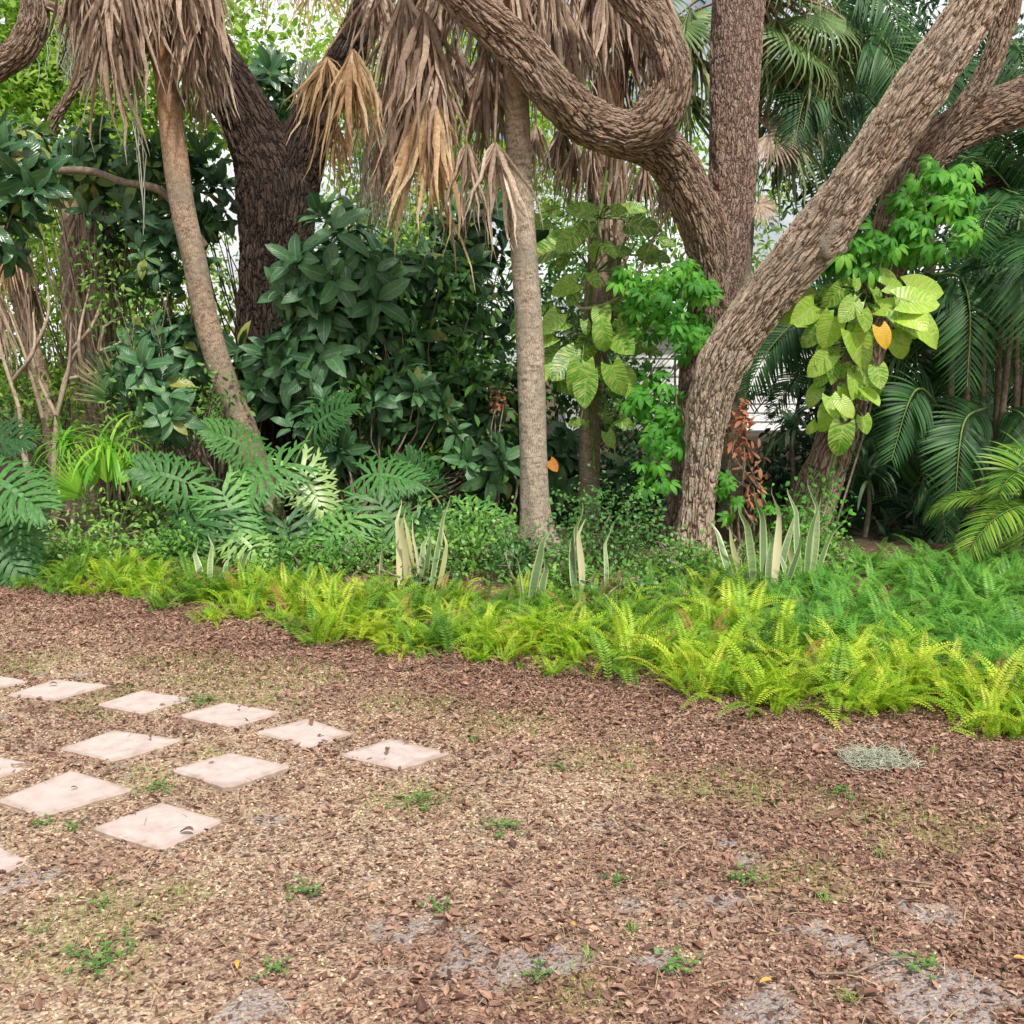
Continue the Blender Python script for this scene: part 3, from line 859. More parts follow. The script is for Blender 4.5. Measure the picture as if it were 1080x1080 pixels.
for px, py, s, n, lb in [(925, 806, .8, 430, 'grey green clump of fallen spanish moss on the mulch')]:
    g = tangle(n, np.array([.12, .08, .03]) * s, .06, .0012)
    o = build('moss_clump', g, M['moss']); x, y = G(px, py); o.location = (x, y, .012)
    tag(o, lb, 'moss clump')
for px, py, a, L, lb in [(860, 1035, .3, .3, 'thin bent twig at the lower right'), (330, 945, 1.2, .12, 'short dark twig in the left foreground'),
                         (690, 885, 2.4, .18, 'thin twig on the mulch right of centre'), (985, 940, 2.8, .2, 'thin twig in the right foreground'), (400, 905, 2.2, .14, 'pale twig in front of the pavers')]:
    x, y = G(px, py); q = [np.array([0, 0, .0])]
    for i in range(5): q.append(q[-1] + np.array([math.cos(a + random.uniform(-.4, .4)), math.sin(a + random.uniform(-.4, .4)), random.uniform(-.02, .03)]) * L / 5)
    o = build('twig', tube(q, np.linspace(.004, .002, 6), 6), M['twig']); o.location = (x, y, .022)
    tag(o, lb, 'twig')


# ------------------------------------------------------------------ ferns
def fern_frond(L, droop, npin=30, pw=.2):
    t = np.linspace(0, 1, 26)
    a = 1.25 - droop * t ** 1.4           # elevation angle
    ds = L / 25
    y = np.concatenate([[0], np.cumsum(np.cos(a[:-1]) * ds)]); z = np.concatenate([[0], np.cumsum(np.sin(a[:-1]) * ds)])
    spine = np.stack([np.sin(t * 2 + L * 9) * .02 * L, y, z], -1)
    tb = tube(spine[::5], np.linspace(.0022, .0008, 6), 3)
    tp = np.linspace(.1, .985, npin)
    pos = np.stack([np.interp(tp, t, spine[:, i]) for i in range(3)], -1)
    ang = np.interp(tp, t, a)
    tan = np.stack([np.zeros(npin), np.cos(ang), np.sin(ang)], -1); nor = np.stack([np.zeros(npin), -np.sin(ang), np.cos(ang)], -1)
    ln = pw * L * .5 * np.sin(PI * np.clip(tp * .93 + .04, 0, 1)) ** .55 * (1 - .35 * tp) + .006
    pin = leaf(1, .3, 2, 'lance', .1, .35, 1)
    gs = [tb]
    for s in (-1, 1):
        d = tan * .38 + np.array([s, 0, 0]) + nor * .18 + rng.normal(0, .06, (npin, 3))
        gs.append(many(pin, frames(d, nor), pos, ln, np.full(npin, rng.random())))
    return join(gs)


def fern_plant(n, L, upright=1.0):
    gs = []
    for i in range(n):
        fr = fern_frond(L * random.uniform(.45, 1.15), random.uniform(.7, 2.1) / upright, int(26 * random.uniform(.9, 1.15)), random.uniform(.17, .23))
        a = 2 * PI * i / n * 2.4 + random.uniform(-.4, .4)
        lean = random.uniform(-.2, .6)
        ca, sa = math.cos(a), math.sin(a); cl, sl = math.cos(lean), math.sin(lean)
        Rz = np.array([[ca, -sa, 0], [sa, ca, 0], [0, 0, 1]]); Rx = np.array([[1, 0, 0], [0, cl, sl], [0, -sl, cl]])
        rr = random.random() ** .8
        f = fr.xf(Rz @ Rx, (random.gauss(0, .1), random.gauss(0, .07), -.01)); f.r = np.full(len(f.r), rr)
        gs.append(f)
    return join(gs)


FV = {}
for k, mt in (('lime', 'fern_lime'), ('mid', 'fern_mid'), ('deep', 'fern_deep')):
    FV[k] = []
    for i in range(4):
        g = fern_plant(28, .42, 1.1 if i % 2 else .9)
        FV[k].append([build('sword_fern', g, M[mt]), False])
FV['brown'] = [[build('sword_fern', fern_plant(7, .34), M['fern_brown']), False]]
FL = {'lime': ('bright yellow green sword fern in the sunlit front of the fern border', 'bright ferns along the mulch edge'),
      'mid': ('mid green sword fern low in the left and middle fern border', 'mid green ferns in the fern border'),
      'deep': ('deep green sword fern in the shady rear of the border at the right', 'deep green ferns at the rear right'),
      'brown': ('browned dying sword fern among the green ferns', 'browned ferns in the fern border')}


def put_fern(k, x, y, s):
    ent = random.choice(FV[k])
    if ent[1]:
        o = ent[0].copy(); COL.objects.link(o)
    else:
        o = ent[0]; ent[1] = True
    o.location = (x, y, -.01); o.rotation_euler = (random.uniform(-.08, .16), random.uniform(-.1, .1), random.uniform(0, 2 * PI)); o.scale = (s, s, s * random.uniform(.9, 1.1))
    tag(o, FL[k][0], 'fern', FL[k][1])


x = -4.6
nf = 0
while x < 4.4:
    ey = float(edgeY(x))
    depth = np.interp(x, [-4.6, -2.4, -1.2, 0.3, 1.4, 3.5], [.9, 1.0, 1.3, 1.5, 3.2, 4.4])
    yy = random.uniform(.0, .16)
    while yy < depth:
        X = x + random.gauss(0, .07); Yw = ey + yy + random.gauss(0, .06)
        px = 540 + F * X / Yw
        if px < 190: k = 'mid' if random.random() < .7 else 'lime'
        elif px > 820: k = 'lime' if yy < .95 + random.uniform(-.25, .2) else 'deep'
        else: k = 'lime' if yy < .6 + random.uniform(-.3, .3) or random.random() < .25 else 'mid'
        if k == 'lime' and random.random() < .22: k = 'mid'
        s = np.interp(px, [0, 200, 500, 800, 1080], [.7, .74, .8, .85, .86]) * random.uniform(.75, 1.2)
        if 180 < px < 760 and yy > .7: s *= .78
        if yy < .2: s *= random.uniform(.6, .95)
        if abs(px - 540) < 720 and px > -160:
            put_fern(k, X, Yw, float(s)); nf += 1
        yy += .2 if yy < .5 else .25 if yy < 1.6 else .42
    x += .2
for px, py in [(300, 655), (318, 650), (250, 640), (690, 700), (905, 690), (960, 660), (640, 640), (480, 640), (1010, 740), (790, 725), (420, 670), (560, 690), (740, 690), (850, 720), (220, 632), (600, 660), (930, 730), (1060, 750), (380, 640), (150, 615)]:
    a = G(px, py); put_fern('brown', a[0], a[1] + .1, .8)
print('ferns', nf)


# ------------------------------------------------------------------ broad leaf shrubs
def whorl(lf, n=8, el=.25, seed=0):
    gs = []
    a = np.arange(n) * 2.4 + rng.uniform(-.3, .3, n)
    e = np.linspace(-.35, .9, n) + rng.uniform(-.2, .2, n) + el
    d = np.stack([np.cos(a) * np.cos(e), np.sin(a) * np.cos(e), np.sin(e)], -1)
    return many(lf, frames(d, np.array([0, 0, 1.]) + d * .1), d * .02 + np.array([0, 0, 1])[None] * (np.linspace(0, .06, n))[:, None], rng.uniform(.7, 1.15, n), rng.random(n))


def place(g, pts, axis_, S, rj=.3):
    """copies of a whorl (axis +Z) at pts with axis directions"""
    n = len(pts)
    a = unit(axis_ + rng.normal(0, rj, (n, 3)))
    t = rng.normal(0, 1, (n, 3)); t = unit(t - a * np.sum(t * a, -1, keepdims=True))
    R = np.stack([t, np.cross(a, t), a], -1)
    return many(g, R, pts, S)


def blob(cx, cy, Y, rx, ry, n, depth=None, shell=.55):
    """sample in an ellipsoid given in pixels at distance Y; returns pts, outward dirs"""
    c = P(cx, cy, Y); ax = rx * Y / F; az = ry * Y / F; ay = depth if depth else ax * .8
    d = unit(rng.normal(0, 1, (n, 3)))
    r = rng.uniform(shell, 1, n)[:, None]
    return c + d * r * np.array([ax, ay, az]), d


rl = [leaf(.23, .095, 6, 'ellip', .22, .7, 2, .02), leaf(.24, .092, 6, 'ellip', .15, 1.1, 2, .02)]
W8 = [whorl(rl[0], 8), whorl(rl[1], 7, 0), whorl(rl[1], 9, -.3)]


def stems(base, tips, r0=.016, mid=.4):
    gs = []
    for t in tips:
        m1 = base * (1 - mid) + t * mid + rng.normal(0, .12, 3) * [1, 1, .3]
        m2 = base * .3 + t * .7 + rng.normal(0, .08, 3)
        gs.append(tube([base + rng.normal(0, .06, 3) * [1, 1, 0], m1, m2, t], [r0, r0 * .75, r0 * .5, r0 * .3], 6, .12))
    return join(gs)


def rubber_shrub(label, blobs, base, mat='rubber', size=1.0, group='dark glossy broad leaved shrubs', nst=9, name='broadleaf_shrub'):
    root = empty(name, base, label, 'shrub', group)
    gs = []; tips = []
    for b in blobs:
        pts, d = blob(*b)
        k = rng.integers(0, 3, len(pts))
        ax = d * .6 + np.array([0, -.35, .45])
        for i in range(3):
            if (k == i).any(): gs.append(place(W8[i], pts[k == i], ax[k == i], rng.uniform(.75, 1.2, (k == i).sum()) * size))
        tips += list(pts[:: max(1, len(pts) // nst)])
    part('foliage', join(gs), M[mat], root)
    part('stem', stems(np.array(base, float), tips), M['stem'], root)
    return root


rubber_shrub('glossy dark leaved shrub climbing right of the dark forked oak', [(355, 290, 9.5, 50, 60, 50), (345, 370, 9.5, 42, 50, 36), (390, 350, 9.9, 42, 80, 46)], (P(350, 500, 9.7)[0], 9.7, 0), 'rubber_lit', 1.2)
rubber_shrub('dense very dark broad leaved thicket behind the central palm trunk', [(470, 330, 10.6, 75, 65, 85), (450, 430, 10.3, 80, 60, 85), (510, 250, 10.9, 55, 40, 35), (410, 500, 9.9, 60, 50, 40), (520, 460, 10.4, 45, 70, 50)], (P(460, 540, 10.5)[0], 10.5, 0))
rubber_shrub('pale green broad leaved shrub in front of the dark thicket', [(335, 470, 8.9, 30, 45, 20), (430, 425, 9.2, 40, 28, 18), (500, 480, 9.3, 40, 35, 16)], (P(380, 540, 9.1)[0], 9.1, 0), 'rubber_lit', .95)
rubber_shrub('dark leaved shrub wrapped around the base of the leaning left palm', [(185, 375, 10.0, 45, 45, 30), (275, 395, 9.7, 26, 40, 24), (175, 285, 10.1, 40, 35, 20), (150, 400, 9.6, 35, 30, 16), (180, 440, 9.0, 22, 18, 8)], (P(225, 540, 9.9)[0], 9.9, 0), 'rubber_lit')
rubber_shrub('dark leafy bough hanging in at the left edge of the photo', [(10, 190, 8.2, 35, 45, 26), (-30, 240, 8.2, 50, 50, 20)], (P(-120, 560, 8.4)[0], 8.4, 0), 'rubber')
rubber_shrub('dark shrub filling the left background below the bare limb', [(120, 180, 10.5, 60, 30, 34), (150, 235, 10.6, 60, 30, 26), (60, 160, 10.4, 50, 35, 24)], (P(130, 540, 10.6)[0], 10.6, 0))
rubber_shrub('dark leaves seen through the fork of the oak', [(290, 100, 11.8, 30, 32, 22), (210, 205, 11.2, 30, 50, 22)], (P(300, 540, 11.8)[0], 11.8, 0))
rubber_shrub('low broad leaved shrub with dark leaves behind the central palm', [(590, 500, 10.2, 30, 50, 26), (655, 520, 10.4, 40, 30, 24)], (P(600, 560, 10.3)[0], 10.3, 0))

# horizontal bare limb on the left
rt = empty('fallen_branch', P(40, 180, 9.8), 'thin bare brown branch crossing level behind the left palm', 'branch')
part('branch', tube([P(30, 182, 9.8), P(90, 180, 9.8), P(130, 192, 9.8), P(175, 205, 9.8), P(215, 260, 10)], [.03, .035, .035, .04, .05], 10, .05), M['stem'], rt)


# generic leaf masses ------------------------------------------------
def mass_leaf(L, W): return leaf(L, W, 3, 'ellip', .2, .6, 1)


def clumped(blobs, L, W, per=14, cl=.16, tmpl=None):
    g0 = tmpl or mass_leaf(L, W); gs = []
    for b in blobs:
        pts, d = blob(*b)
        n = len(pts)
        p = np.repeat(pts, per, 0) + rng.normal(0, cl, (n * per, 3))
        dd = unit(np.repeat(d, per, 0) * .4 + rng.normal(0, .8, (n * per, 3)) + np.array([0, 0, -.15]))
        nn = unit(np.array([0, -.3, 1.]) + rng.normal(0, .5, (n * per, 3)))
        cr = np.repeat(rng.random(n), per) * .6 + rng.random(n * per) * .4
        gs.append(many(g0, frames(dd, nn), p, rng.uniform(.6, 1.25, n * per), cr))
    return join(gs)


def bush(label, blobs, base, mat, L=.06, W=.03, per=14, cl=.14, name='leafy_shrub', group=None, cat='shrub', nst=4, smat='stem', tmpl=None, r0=.014):
    root = empty(name, base, label, cat, group)
    part('foliage', clumped(blobs, L, W, per, cl, tmpl), M[mat], root)
    tips = [blob(*b[:5], nst, *(b[6:7]))[0] for b in blobs]
    part('stem', stems(np.array(base, float), np.concatenate(tips), r0), M[smat], root)
    return root


bush('mixed mid green sprays poking out of the dark central thicket', [(430, 320, 9.8, 80, 60, 40), (500, 420, 9.7, 45, 70, 40), (380, 420, 9.3, 50, 50, 30), (460, 490, 9.3, 60, 30, 30)], (P(450, 560, 9.8)[0], 9.8, 0), 'bg_mid', .12, .045, 8, .12, 'leafy_shrub', None, 'shrub', 6)
bush('yellow green twiggy growth left of the leaning left palm', [(130, 300, 9.6, 50, 50, 40), (215, 430, 9.3, 40, 25, 30), (150, 450, 9.2, 50, 25, 36)], (P(150, 560, 9.5)[0], 9.5, 0), 'small', .07, .03, 9, .12, 'leafy_shrub', None, 'shrub', 6)
# front small-leaved shrubs
bush('pale variegated small leaved shrub left of the central palm trunk', [(470, 590, 7.6, 60, 40, 95), (500, 560, 7.8, 45, 30, 50), (440, 610, 7.4, 35, 20, 35)], (P(480, 640, 7.7)[0], 7.7, 0), 'small', .05, .026, 12, .07)
bush('small leaved green shrub right of the central palm trunk', [(640, 555, 7.9, 62, 42, 130), (600, 600, 7.6, 50, 30, 60), (690, 590, 7.8, 50, 32, 70)], (P(640, 640, 7.8)[0], 7.8, 0), 'small_dark', .042, .024, 12, .08)
bush('loose bright shrub at the foot of the leaning oak', [(760, 600, 7.4, 55, 22, 50), (680, 625, 7.2, 50, 20, 50)], (P(740, 650, 7.4)[0], 7.4, 0), 'small', .05, .025, 10, .08)
bush('tiny leaved weedy growth around the pothos trunk foot', [(830, 560, 8.0, 40, 40, 50), (872, 540, 8.2, 20, 40, 24)], (P(850, 600, 8.0)[0], 8.0, 0), 'creeper', .05, .03, 9, .08)
bush('lime green undergrowth behind the fern border at the left', [(120, 560, 8.2, 110, 30, 120), (40, 590, 7.8, 70, 20, 50), (-110, 560, 7.8, 90, 50, 80)], (P(100, 600, 8.1)[0], 8.1, 0), 'small', .06, .025, 10, .09)
bush('dark low undergrowth between the philodendrons', [(350, 570, 8.4, 120, 25, 110), (230, 560, 8.6, 80, 30, 60)], (P(330, 600, 8.5)[0], 8.5, 0), 'small_dark', .07, .03, 10, .1)

LOWM = [('small', .045, .022), ('small_dark', .05, .024), ('small', .055, .026)]
for i, (px, py, Y, rx, lb) in enumerate([(365, 598, 7.6, 45, 'low leafy weeds between the ferns and the dark philodendron'), (545, 600, 7.3, 40, 'low leafy plant at the foot of the central palm'),
                                         (590, 620, 7.0, 35, 'low leafy plant just right of the white edged snake leaf'), (700, 605, 7.3, 45, 'low leafy plant in front of the leaning oak base'),
                                         (440, 625, 7.0, 45, 'pale leafy weeds rising from the ferns under the bleached snake leaves'), (300, 600, 7.5, 45, 'low green weeds behind the ferns at the left centre'),
                                         (860, 590, 7.6, 40, 'low leafy plant at the foot of the pothos trunk'), (650, 640, 6.7, 45, 'small leafy plant growing up through the middle ferns'),
                                         (180, 590, 7.8, 50, 'low leafy weeds behind the ferns at the left'), (60, 600, 7.7, 50, 'low dark weeds under the big philodendron at the left edge')]):
    mt_, L_, W_ = LOWM[i % 3]
    bush(lb, [(px, py, Y, rx, 20, 60), (px + 15, py - 14, Y, rx * .5, 16, 24)], (P(px, py, Y)[0], Y, 0), mt_, L_, W_, 10, .07, 'undergrowth_plant', 'low leafy plants among the ferns', 'plant', 5)
# background bushes / trees
BG = 'background trees and thicket'
bush('sunlit yellow green thicket at the far upper left', [(50, 180, 14.5, 150, 110, 480), (160, 60, 15, 130, 90, 420), (20, 40, 15, 90, 70, 260)], (P(60, 440, 14.5)[0], 14.5, 0), 'bg_backlit', .15, .07, 16, .3, 'background_tree', BG, 'tree', 10)
bush('lime green thicket filling the left background above the fan palm', [(60, 340, 13.2, 120, 90, 260), (190, 330, 13.5, 90, 90, 180), (-130, 330, 12.5, 110, 160, 160)], (P(100, 470, 13.2)[0], 13.2, 0), 'bg_backlit', .1, .05, 16, .22, 'background_shrub', BG, 'shrub', 8)
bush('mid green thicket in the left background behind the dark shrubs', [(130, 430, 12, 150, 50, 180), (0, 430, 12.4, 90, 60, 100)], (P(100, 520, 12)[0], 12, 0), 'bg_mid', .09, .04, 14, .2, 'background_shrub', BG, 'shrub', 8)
bush('bright green tree crown seen between oak fork and central palm', [(420, 190, 15.5, 90, 110, 360), (520, 120, 16, 80, 110, 300), (400, 60, 16, 100, 80, 260)], (P(430, 460, 15.5)[0], 15.5, 0), 'bg_backlit', .13, .06, 13, .3, 'background_tree', BG, 'tree', 10)
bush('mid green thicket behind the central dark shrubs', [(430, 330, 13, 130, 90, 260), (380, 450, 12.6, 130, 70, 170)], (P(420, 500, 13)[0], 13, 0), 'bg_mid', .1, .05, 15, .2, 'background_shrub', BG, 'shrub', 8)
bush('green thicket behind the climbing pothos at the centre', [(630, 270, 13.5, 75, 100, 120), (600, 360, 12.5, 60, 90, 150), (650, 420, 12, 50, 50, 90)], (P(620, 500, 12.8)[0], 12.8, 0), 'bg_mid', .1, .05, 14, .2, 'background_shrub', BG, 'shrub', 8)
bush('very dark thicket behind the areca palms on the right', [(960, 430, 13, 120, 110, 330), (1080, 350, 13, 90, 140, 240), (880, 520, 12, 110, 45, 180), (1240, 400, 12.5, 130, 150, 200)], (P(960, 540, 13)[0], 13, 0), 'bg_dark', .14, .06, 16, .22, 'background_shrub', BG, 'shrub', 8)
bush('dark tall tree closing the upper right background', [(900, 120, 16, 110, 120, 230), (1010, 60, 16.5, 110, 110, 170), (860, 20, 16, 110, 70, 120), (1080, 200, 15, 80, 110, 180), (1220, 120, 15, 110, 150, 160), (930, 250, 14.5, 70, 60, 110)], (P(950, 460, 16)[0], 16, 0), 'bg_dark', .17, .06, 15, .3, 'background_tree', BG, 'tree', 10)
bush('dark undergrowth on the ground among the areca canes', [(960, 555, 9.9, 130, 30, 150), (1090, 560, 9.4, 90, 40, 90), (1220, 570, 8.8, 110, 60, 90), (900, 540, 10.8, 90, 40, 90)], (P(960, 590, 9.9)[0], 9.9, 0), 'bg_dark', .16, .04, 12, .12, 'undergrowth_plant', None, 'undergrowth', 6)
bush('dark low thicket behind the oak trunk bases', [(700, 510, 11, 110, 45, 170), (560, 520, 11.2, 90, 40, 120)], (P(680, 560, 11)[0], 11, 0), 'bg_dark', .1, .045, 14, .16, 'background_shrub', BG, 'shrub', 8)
bush('pale sunlit tree far behind the centre', [(640, 150, 20, 120, 120, 330), (760, 250, 20, 70, 80, 130)], (P(640, 430, 20)[0], 20, 0), 'bg_backlit', .16, .07, 12, .35, 'background_tree', BG, 'tree', 10)


# ------------------------------------------------------------------ oaks
def tree(label, base, name='live_oak', group='live oaks'):
    return empty(name, base, label, 'tree', group)


def crown(root, blobs_world, n, L=.07, W=.03, mat='bg_mid'):
    g0 = mass_leaf(L, W); gs = []
    for (x, y, z, rx, ry, rz) in blobs_world:
        d = unit(rng.normal(0, 1, (n, 3))); c = np.array([x, y, z]) + d * rng.uniform(.2, 1, n)[:, None] * [rx, ry, rz]
        p = np.repeat(c, 14, 0) + rng.normal(0, .22, (n * 14, 3))
        dd = unit(rng.normal(0, 1, p.shape) + [0, 0, -.2]); nn = unit(rng.normal(0, .6, p.shape) + [0, 0, 1])
        gs.append(many(g0, frames(dd, nn), p, rng.uniform(.6, 1.3, len(p))))
    part('crown', join(gs), M[mat], root)  # canopy above the view, added to shade the planting behind


t1 = tree('big live oak leaning up to the right with rough tan bark and a pruning scar', (P(733, 600, 8.4)[0], 8.4, 0))
trunk('trunk', [(727, 640, 8.4, 25), (730, 600, 8.4, 21), (733, 560, 8.4, 17), (740, 500, 8.4, 18), (747, 440, 8.35, 22), (761, 385, 8.3, 26), (795, 330, 8.27, 27), (835, 280, 8.23, 27), (866, 244, 8.2, 29), (908, 186, 8.15, 26),
                (959, 108, 8.1, 25), (1012, 32, 8.1, 24.5), (1060, -50, 8.1, 24), (1120, -160, 8.2, 22)], M['oak_warm'], t1, 190, .014, .11, 1, flare=(.3, .3))
# pruning scar: pale disc of healed wood
q = P(884, 254, 8.03)


def scar(c, r, nrm, root):
    k = 20; vs = []; f = []
    R = frame1([.5, 0, .85], nrm)
    for i, (rr, h) in enumerate(((0, .0), (.5, -.004), (.85, .012), (1.05, .006), (1.25, -.06))):
        for j in range(k):
            a = 2 * PI * j / k; w = 1 + .12 * math.sin(3 * a + 1)
            vs.append([math.cos(a) * rr * r * w, math.sin(a) * rr * r * 1.1 * w, h])
    for i in range(4):
        for j in range(k): f.append([i * k + j, (i + 1) * k + j, (i + 1) * k + (j + 1) % k, i * k + (j + 1) % k])
    part('pruning_scar', Geo(np.array(vs) @ R.T + c, f, np.array(vs)[:, :2]), M['scar'], root)


M['scar'] = simple('pruning_scar_wood', [(.36, (.12, .09, .07)), (.47, (.3, .25, .2)), (.7, (.4, .34, .28))], 30, .9, 1.0, .03)
scar(q, .125, [.42, -1, -.42], t1)

t2 = tree('upright live oak trunk behind the leaning one with a looping side limb', (P(730, 590, 9.2)[0], 9.2, 0))
trunk('trunk', [(722, 620, 9.2, 27), (725, 560, 9.2, 20), (729, 480, 9.2, 20), (738, 400, 9.2, 21), (750, 325, 9.2, 24), (760, 270, 9.2, 26), (771, 200, 9.2, 23), (775, 100, 9.2, 24), (779, 0, 9.2, 25), (786, -120, 9.2, 24)],
      M['oak_upright'], t2, 130, .016, .06, 3, flare=(.3, .4))
trunk('branch', [(757, 330, 9.15, 18), (748, 262, 9.1, 24), (731, 212, 9.0, 24), (711, 174, 8.9, 24), (685, 148, 8.7, 25), (650, 139, 8.52, 24), (613, 123, 8.35, 24.5), (579, 89, 8.15, 25), (545, 48, 8.05, 23), (500, 10, 7.95, 21), (455, -35, 7.9, 19), (390, -110, 7.9, 17)],
      M['oak_grey'], t2, 150, .014, .09, 4)
trunk('branch', [(655, 142, 8.5, 18), (686, 130, 8.45, 22), (706, 98, 8.42, 21), (706, 62, 8.42, 20), (692, 26, 8.42, 19.5), (664, -8, 8.42, 19), (620, -60, 8.42, 17)], M['oak_grey'], t2, 120, .014, .1, 6)

t3 = tree('dark forked live oak in the left middle distance', (P(288, 580, 10.5)[0], 10.5, 0))
trunk('trunk', [(288, 620, 10.5, 40), (288, 540, 10.5, 36), (287, 420, 10.5, 35), (287, 320, 10.5, 35), (292, 250, 10.5, 38), (291, 195, 10.5, 40), (268, 140, 10.5, 29), (243, 95, 10.5, 27), (215, 48, 10.5, 25), (185, -10, 10.5, 23), (150, -90, 10.5, 20)],
      M['oak_dark'], t3, 150, .016, .05, 8)
trunk('branch', [(300, 260, 10.5, 26), (307, 200, 10.5, 29), (322, 150, 10.5, 25), (342, 105, 10.5, 21), (365, 60, 10.5, 19), (390, 10, 10.5, 18), (420, -60, 10.5, 16)], M['oak_dark'], t3, 120, .016, .06, 10)

t4 = tree('thick limbed live oak at the far right half covered by pothos leaves', (P(838, 600, 8.7)[0], 8.7, 0))
trunk('trunk', [(830, 640, 8.7, 34), (838, 600, 8.7, 28), (850, 550, 8.7, 23), (877, 475, 8.8, 21), (903, 400, 8.9, 20), (925, 320, 9.0, 20), (938, 255, 9.1, 21), (960, 195, 9.1, 22), (992, 150, 9.1, 23), (1035, 125, 9.1, 23), (1085, 105, 9.1, 24), (1160, 70, 9.1, 22), (1300, -20, 9.0, 19), (1420, -140, 9.0, 15)],
      M['oak_grey'], t4, 130, .016, .07, 12, flare=(.4, .3))
trunk('branch', [(985, 160, 9.0, 8), (1012, 118, 8.9, 10), (1036, 85, 8.9, 11), (1058, 30, 8.9, 11), (1075, -40, 8.9, 11), (1090, -100, 8.9, 10)], M['oak_grey'], t4, 80, .018, .08, 14)
trunk('branch', [(930, 290, 9.2, 9), (985, 225, 9.3, 12), (1030, 198, 9.4, 13), (1085, 178, 9.4, 13), (1160, 150, 9.5, 12), (1290, 60, 9.6, 9), (1400, -60, 9.7, 6)], M['oak_dark'], t4, 80, .018, .08, 15)

t5 = tree('grey oak limb curving in at the top left corner', (P(-190, 560, 11)[0], 11, 0))
trunk('trunk', [(-190, 600, 11, 30), (-180, 400, 11, 27), (-150, 220, 11, 25), (-100, 120, 11, 20), (-40, 92, 11, 15), (0, 70, 11, 13.5), (25, 48, 11, 14.5), (36, 12, 11, 13.5), (28, -30, 11, 12), (0, -90, 11, 11)], M['oak_grey'], t5, 90, .02, .08, 17)
trunk('branch', [(40, 0, 11, 5), (75, 20, 11, 5), (92, 52, 11, 5.5), (80, 90, 11, 5.5), (58, 125, 11, 5.5), (50, 150, 11, 4)], M['oak_grey'], t5, 40, .02, .08, 18)

crown(t1, [(5.2, 8.4, 6.2, 1.9, 1.5, .9), (3.4, 6.0, 5.7, 2.2, 1.3, .6)], 150)  # second cluster pulled forward, out of view, to dapple the plants
crown(t2, [(1.2, 10.4, 6.6, 2.4, 1.6, .9), (-1.0, 9.5, 6.4, 1.6, 1.3, .7), (-.6, 6.4, 5.8, 2.4, 1.2, .6)], 120)  # last cluster is unseen shade, added ahead of the trunk
crown(t3, [(-3.4, 11, 6.6, 2.0, 1.6, .9), (-1.4, 11.4, 6.7, 1.5, 1.5, .8), (-4.0, 7.2, 6.0, 2.2, 1.3, .6)], 100)  # last cluster set forward above the view to shade the left plants
crown(t4, [(6.0, 9.6, 6.0, 1.8, 1.8, 1.0)], 260)
crown(t5, [(-6.2, 11.5, 6.4, 1.6, 1.6, .9)], 160)


# ------------------------------------------------------------------ palms
def dead_fan(L=1.05, n=40, spread=.3, w=.024, hang=1.0, sd=0):
    """closed dead fan frond hanging from the origin down -Z"""
    r = np.random.default_rng(sd); gs = []
    for i in range(n):
        a = (i / (n - 1) - .5) * 2
        ln = L * (1 - .35 * abs(a)) * r.choice([1, 1, .6]) * r.uniform(.7, 1.15); seg = 7
        th = a * 1.9 + r.normal(0, .15)
        d0 = np.array([math.sin(th) * .42 * (2.0 if spread > .6 else 1), r.normal(0, .3), -.75 - .2 * r.random()])
        p = np.zeros(3); q = [p]; d = unit(d0)
        side = r.normal(0, .13, 3)
        for k in range(seg):
            tgt = unit(np.array([math.sin(a * 1.2) * spread, side[1] * spread * 2, -1]))
            d = unit(d * .52 + tgt * .5 * hang + r.normal(0, .13, 3)); p = p + d * ln / seg; q.append(p)
        q = np.array(q); tt = np.linspace(0, 1, seg + 1)
        wd = w * np.minimum(1, .35 + tt * 2.2) * (1 - tt ** 2.2) + .0015
        tan = unit(np.gradient(q, axis=0)); ph = r.uniform(-1.2, 1.2)
        s0 = np.array([math.cos(ph), math.sin(ph), 0]); tw = r.normal(0, .8)
        sd_ = np.array([unit(np.cross(tan[k], np.cross(np.array([math.cos(ph + tw * tt[k]), math.sin(ph + tw * tt[k]), 0.]), tan[k]))) for k in range(seg + 1)])
        nm = np.cross(sd_, tan)
        v = np.stack([q - sd_ * wd[:, None] / 2 + nm * wd[:, None] * .25, q, q + sd_ * wd[:, None] / 2 + nm * wd[:, None] * .25], 1).reshape(-1, 3)
        uv = np.stack([np.tile([0, .5, 1], seg + 1), np.repeat(tt, 3)], -1)
        f = [[k * 3 + j, k * 3 + j + 1, k * 3 + 4 + j, k * 3 + 3 + j] for k in range(seg) for j in range(2)]
        gs.append(Geo(v, f, uv, np.full(len(v), r.random())))
    return join(gs)


DF = [dead_fan(1.1, (44, 30, 38, 24, 34)[i], s, .042, 1, i) for i, s in enumerate((.3, .2, .42, .25, .35))]
DFW = [dead_fan(.95, 40, 1.0, .028, .55, 31), dead_fan(.95, 40, .8, .028, .6, 32)]


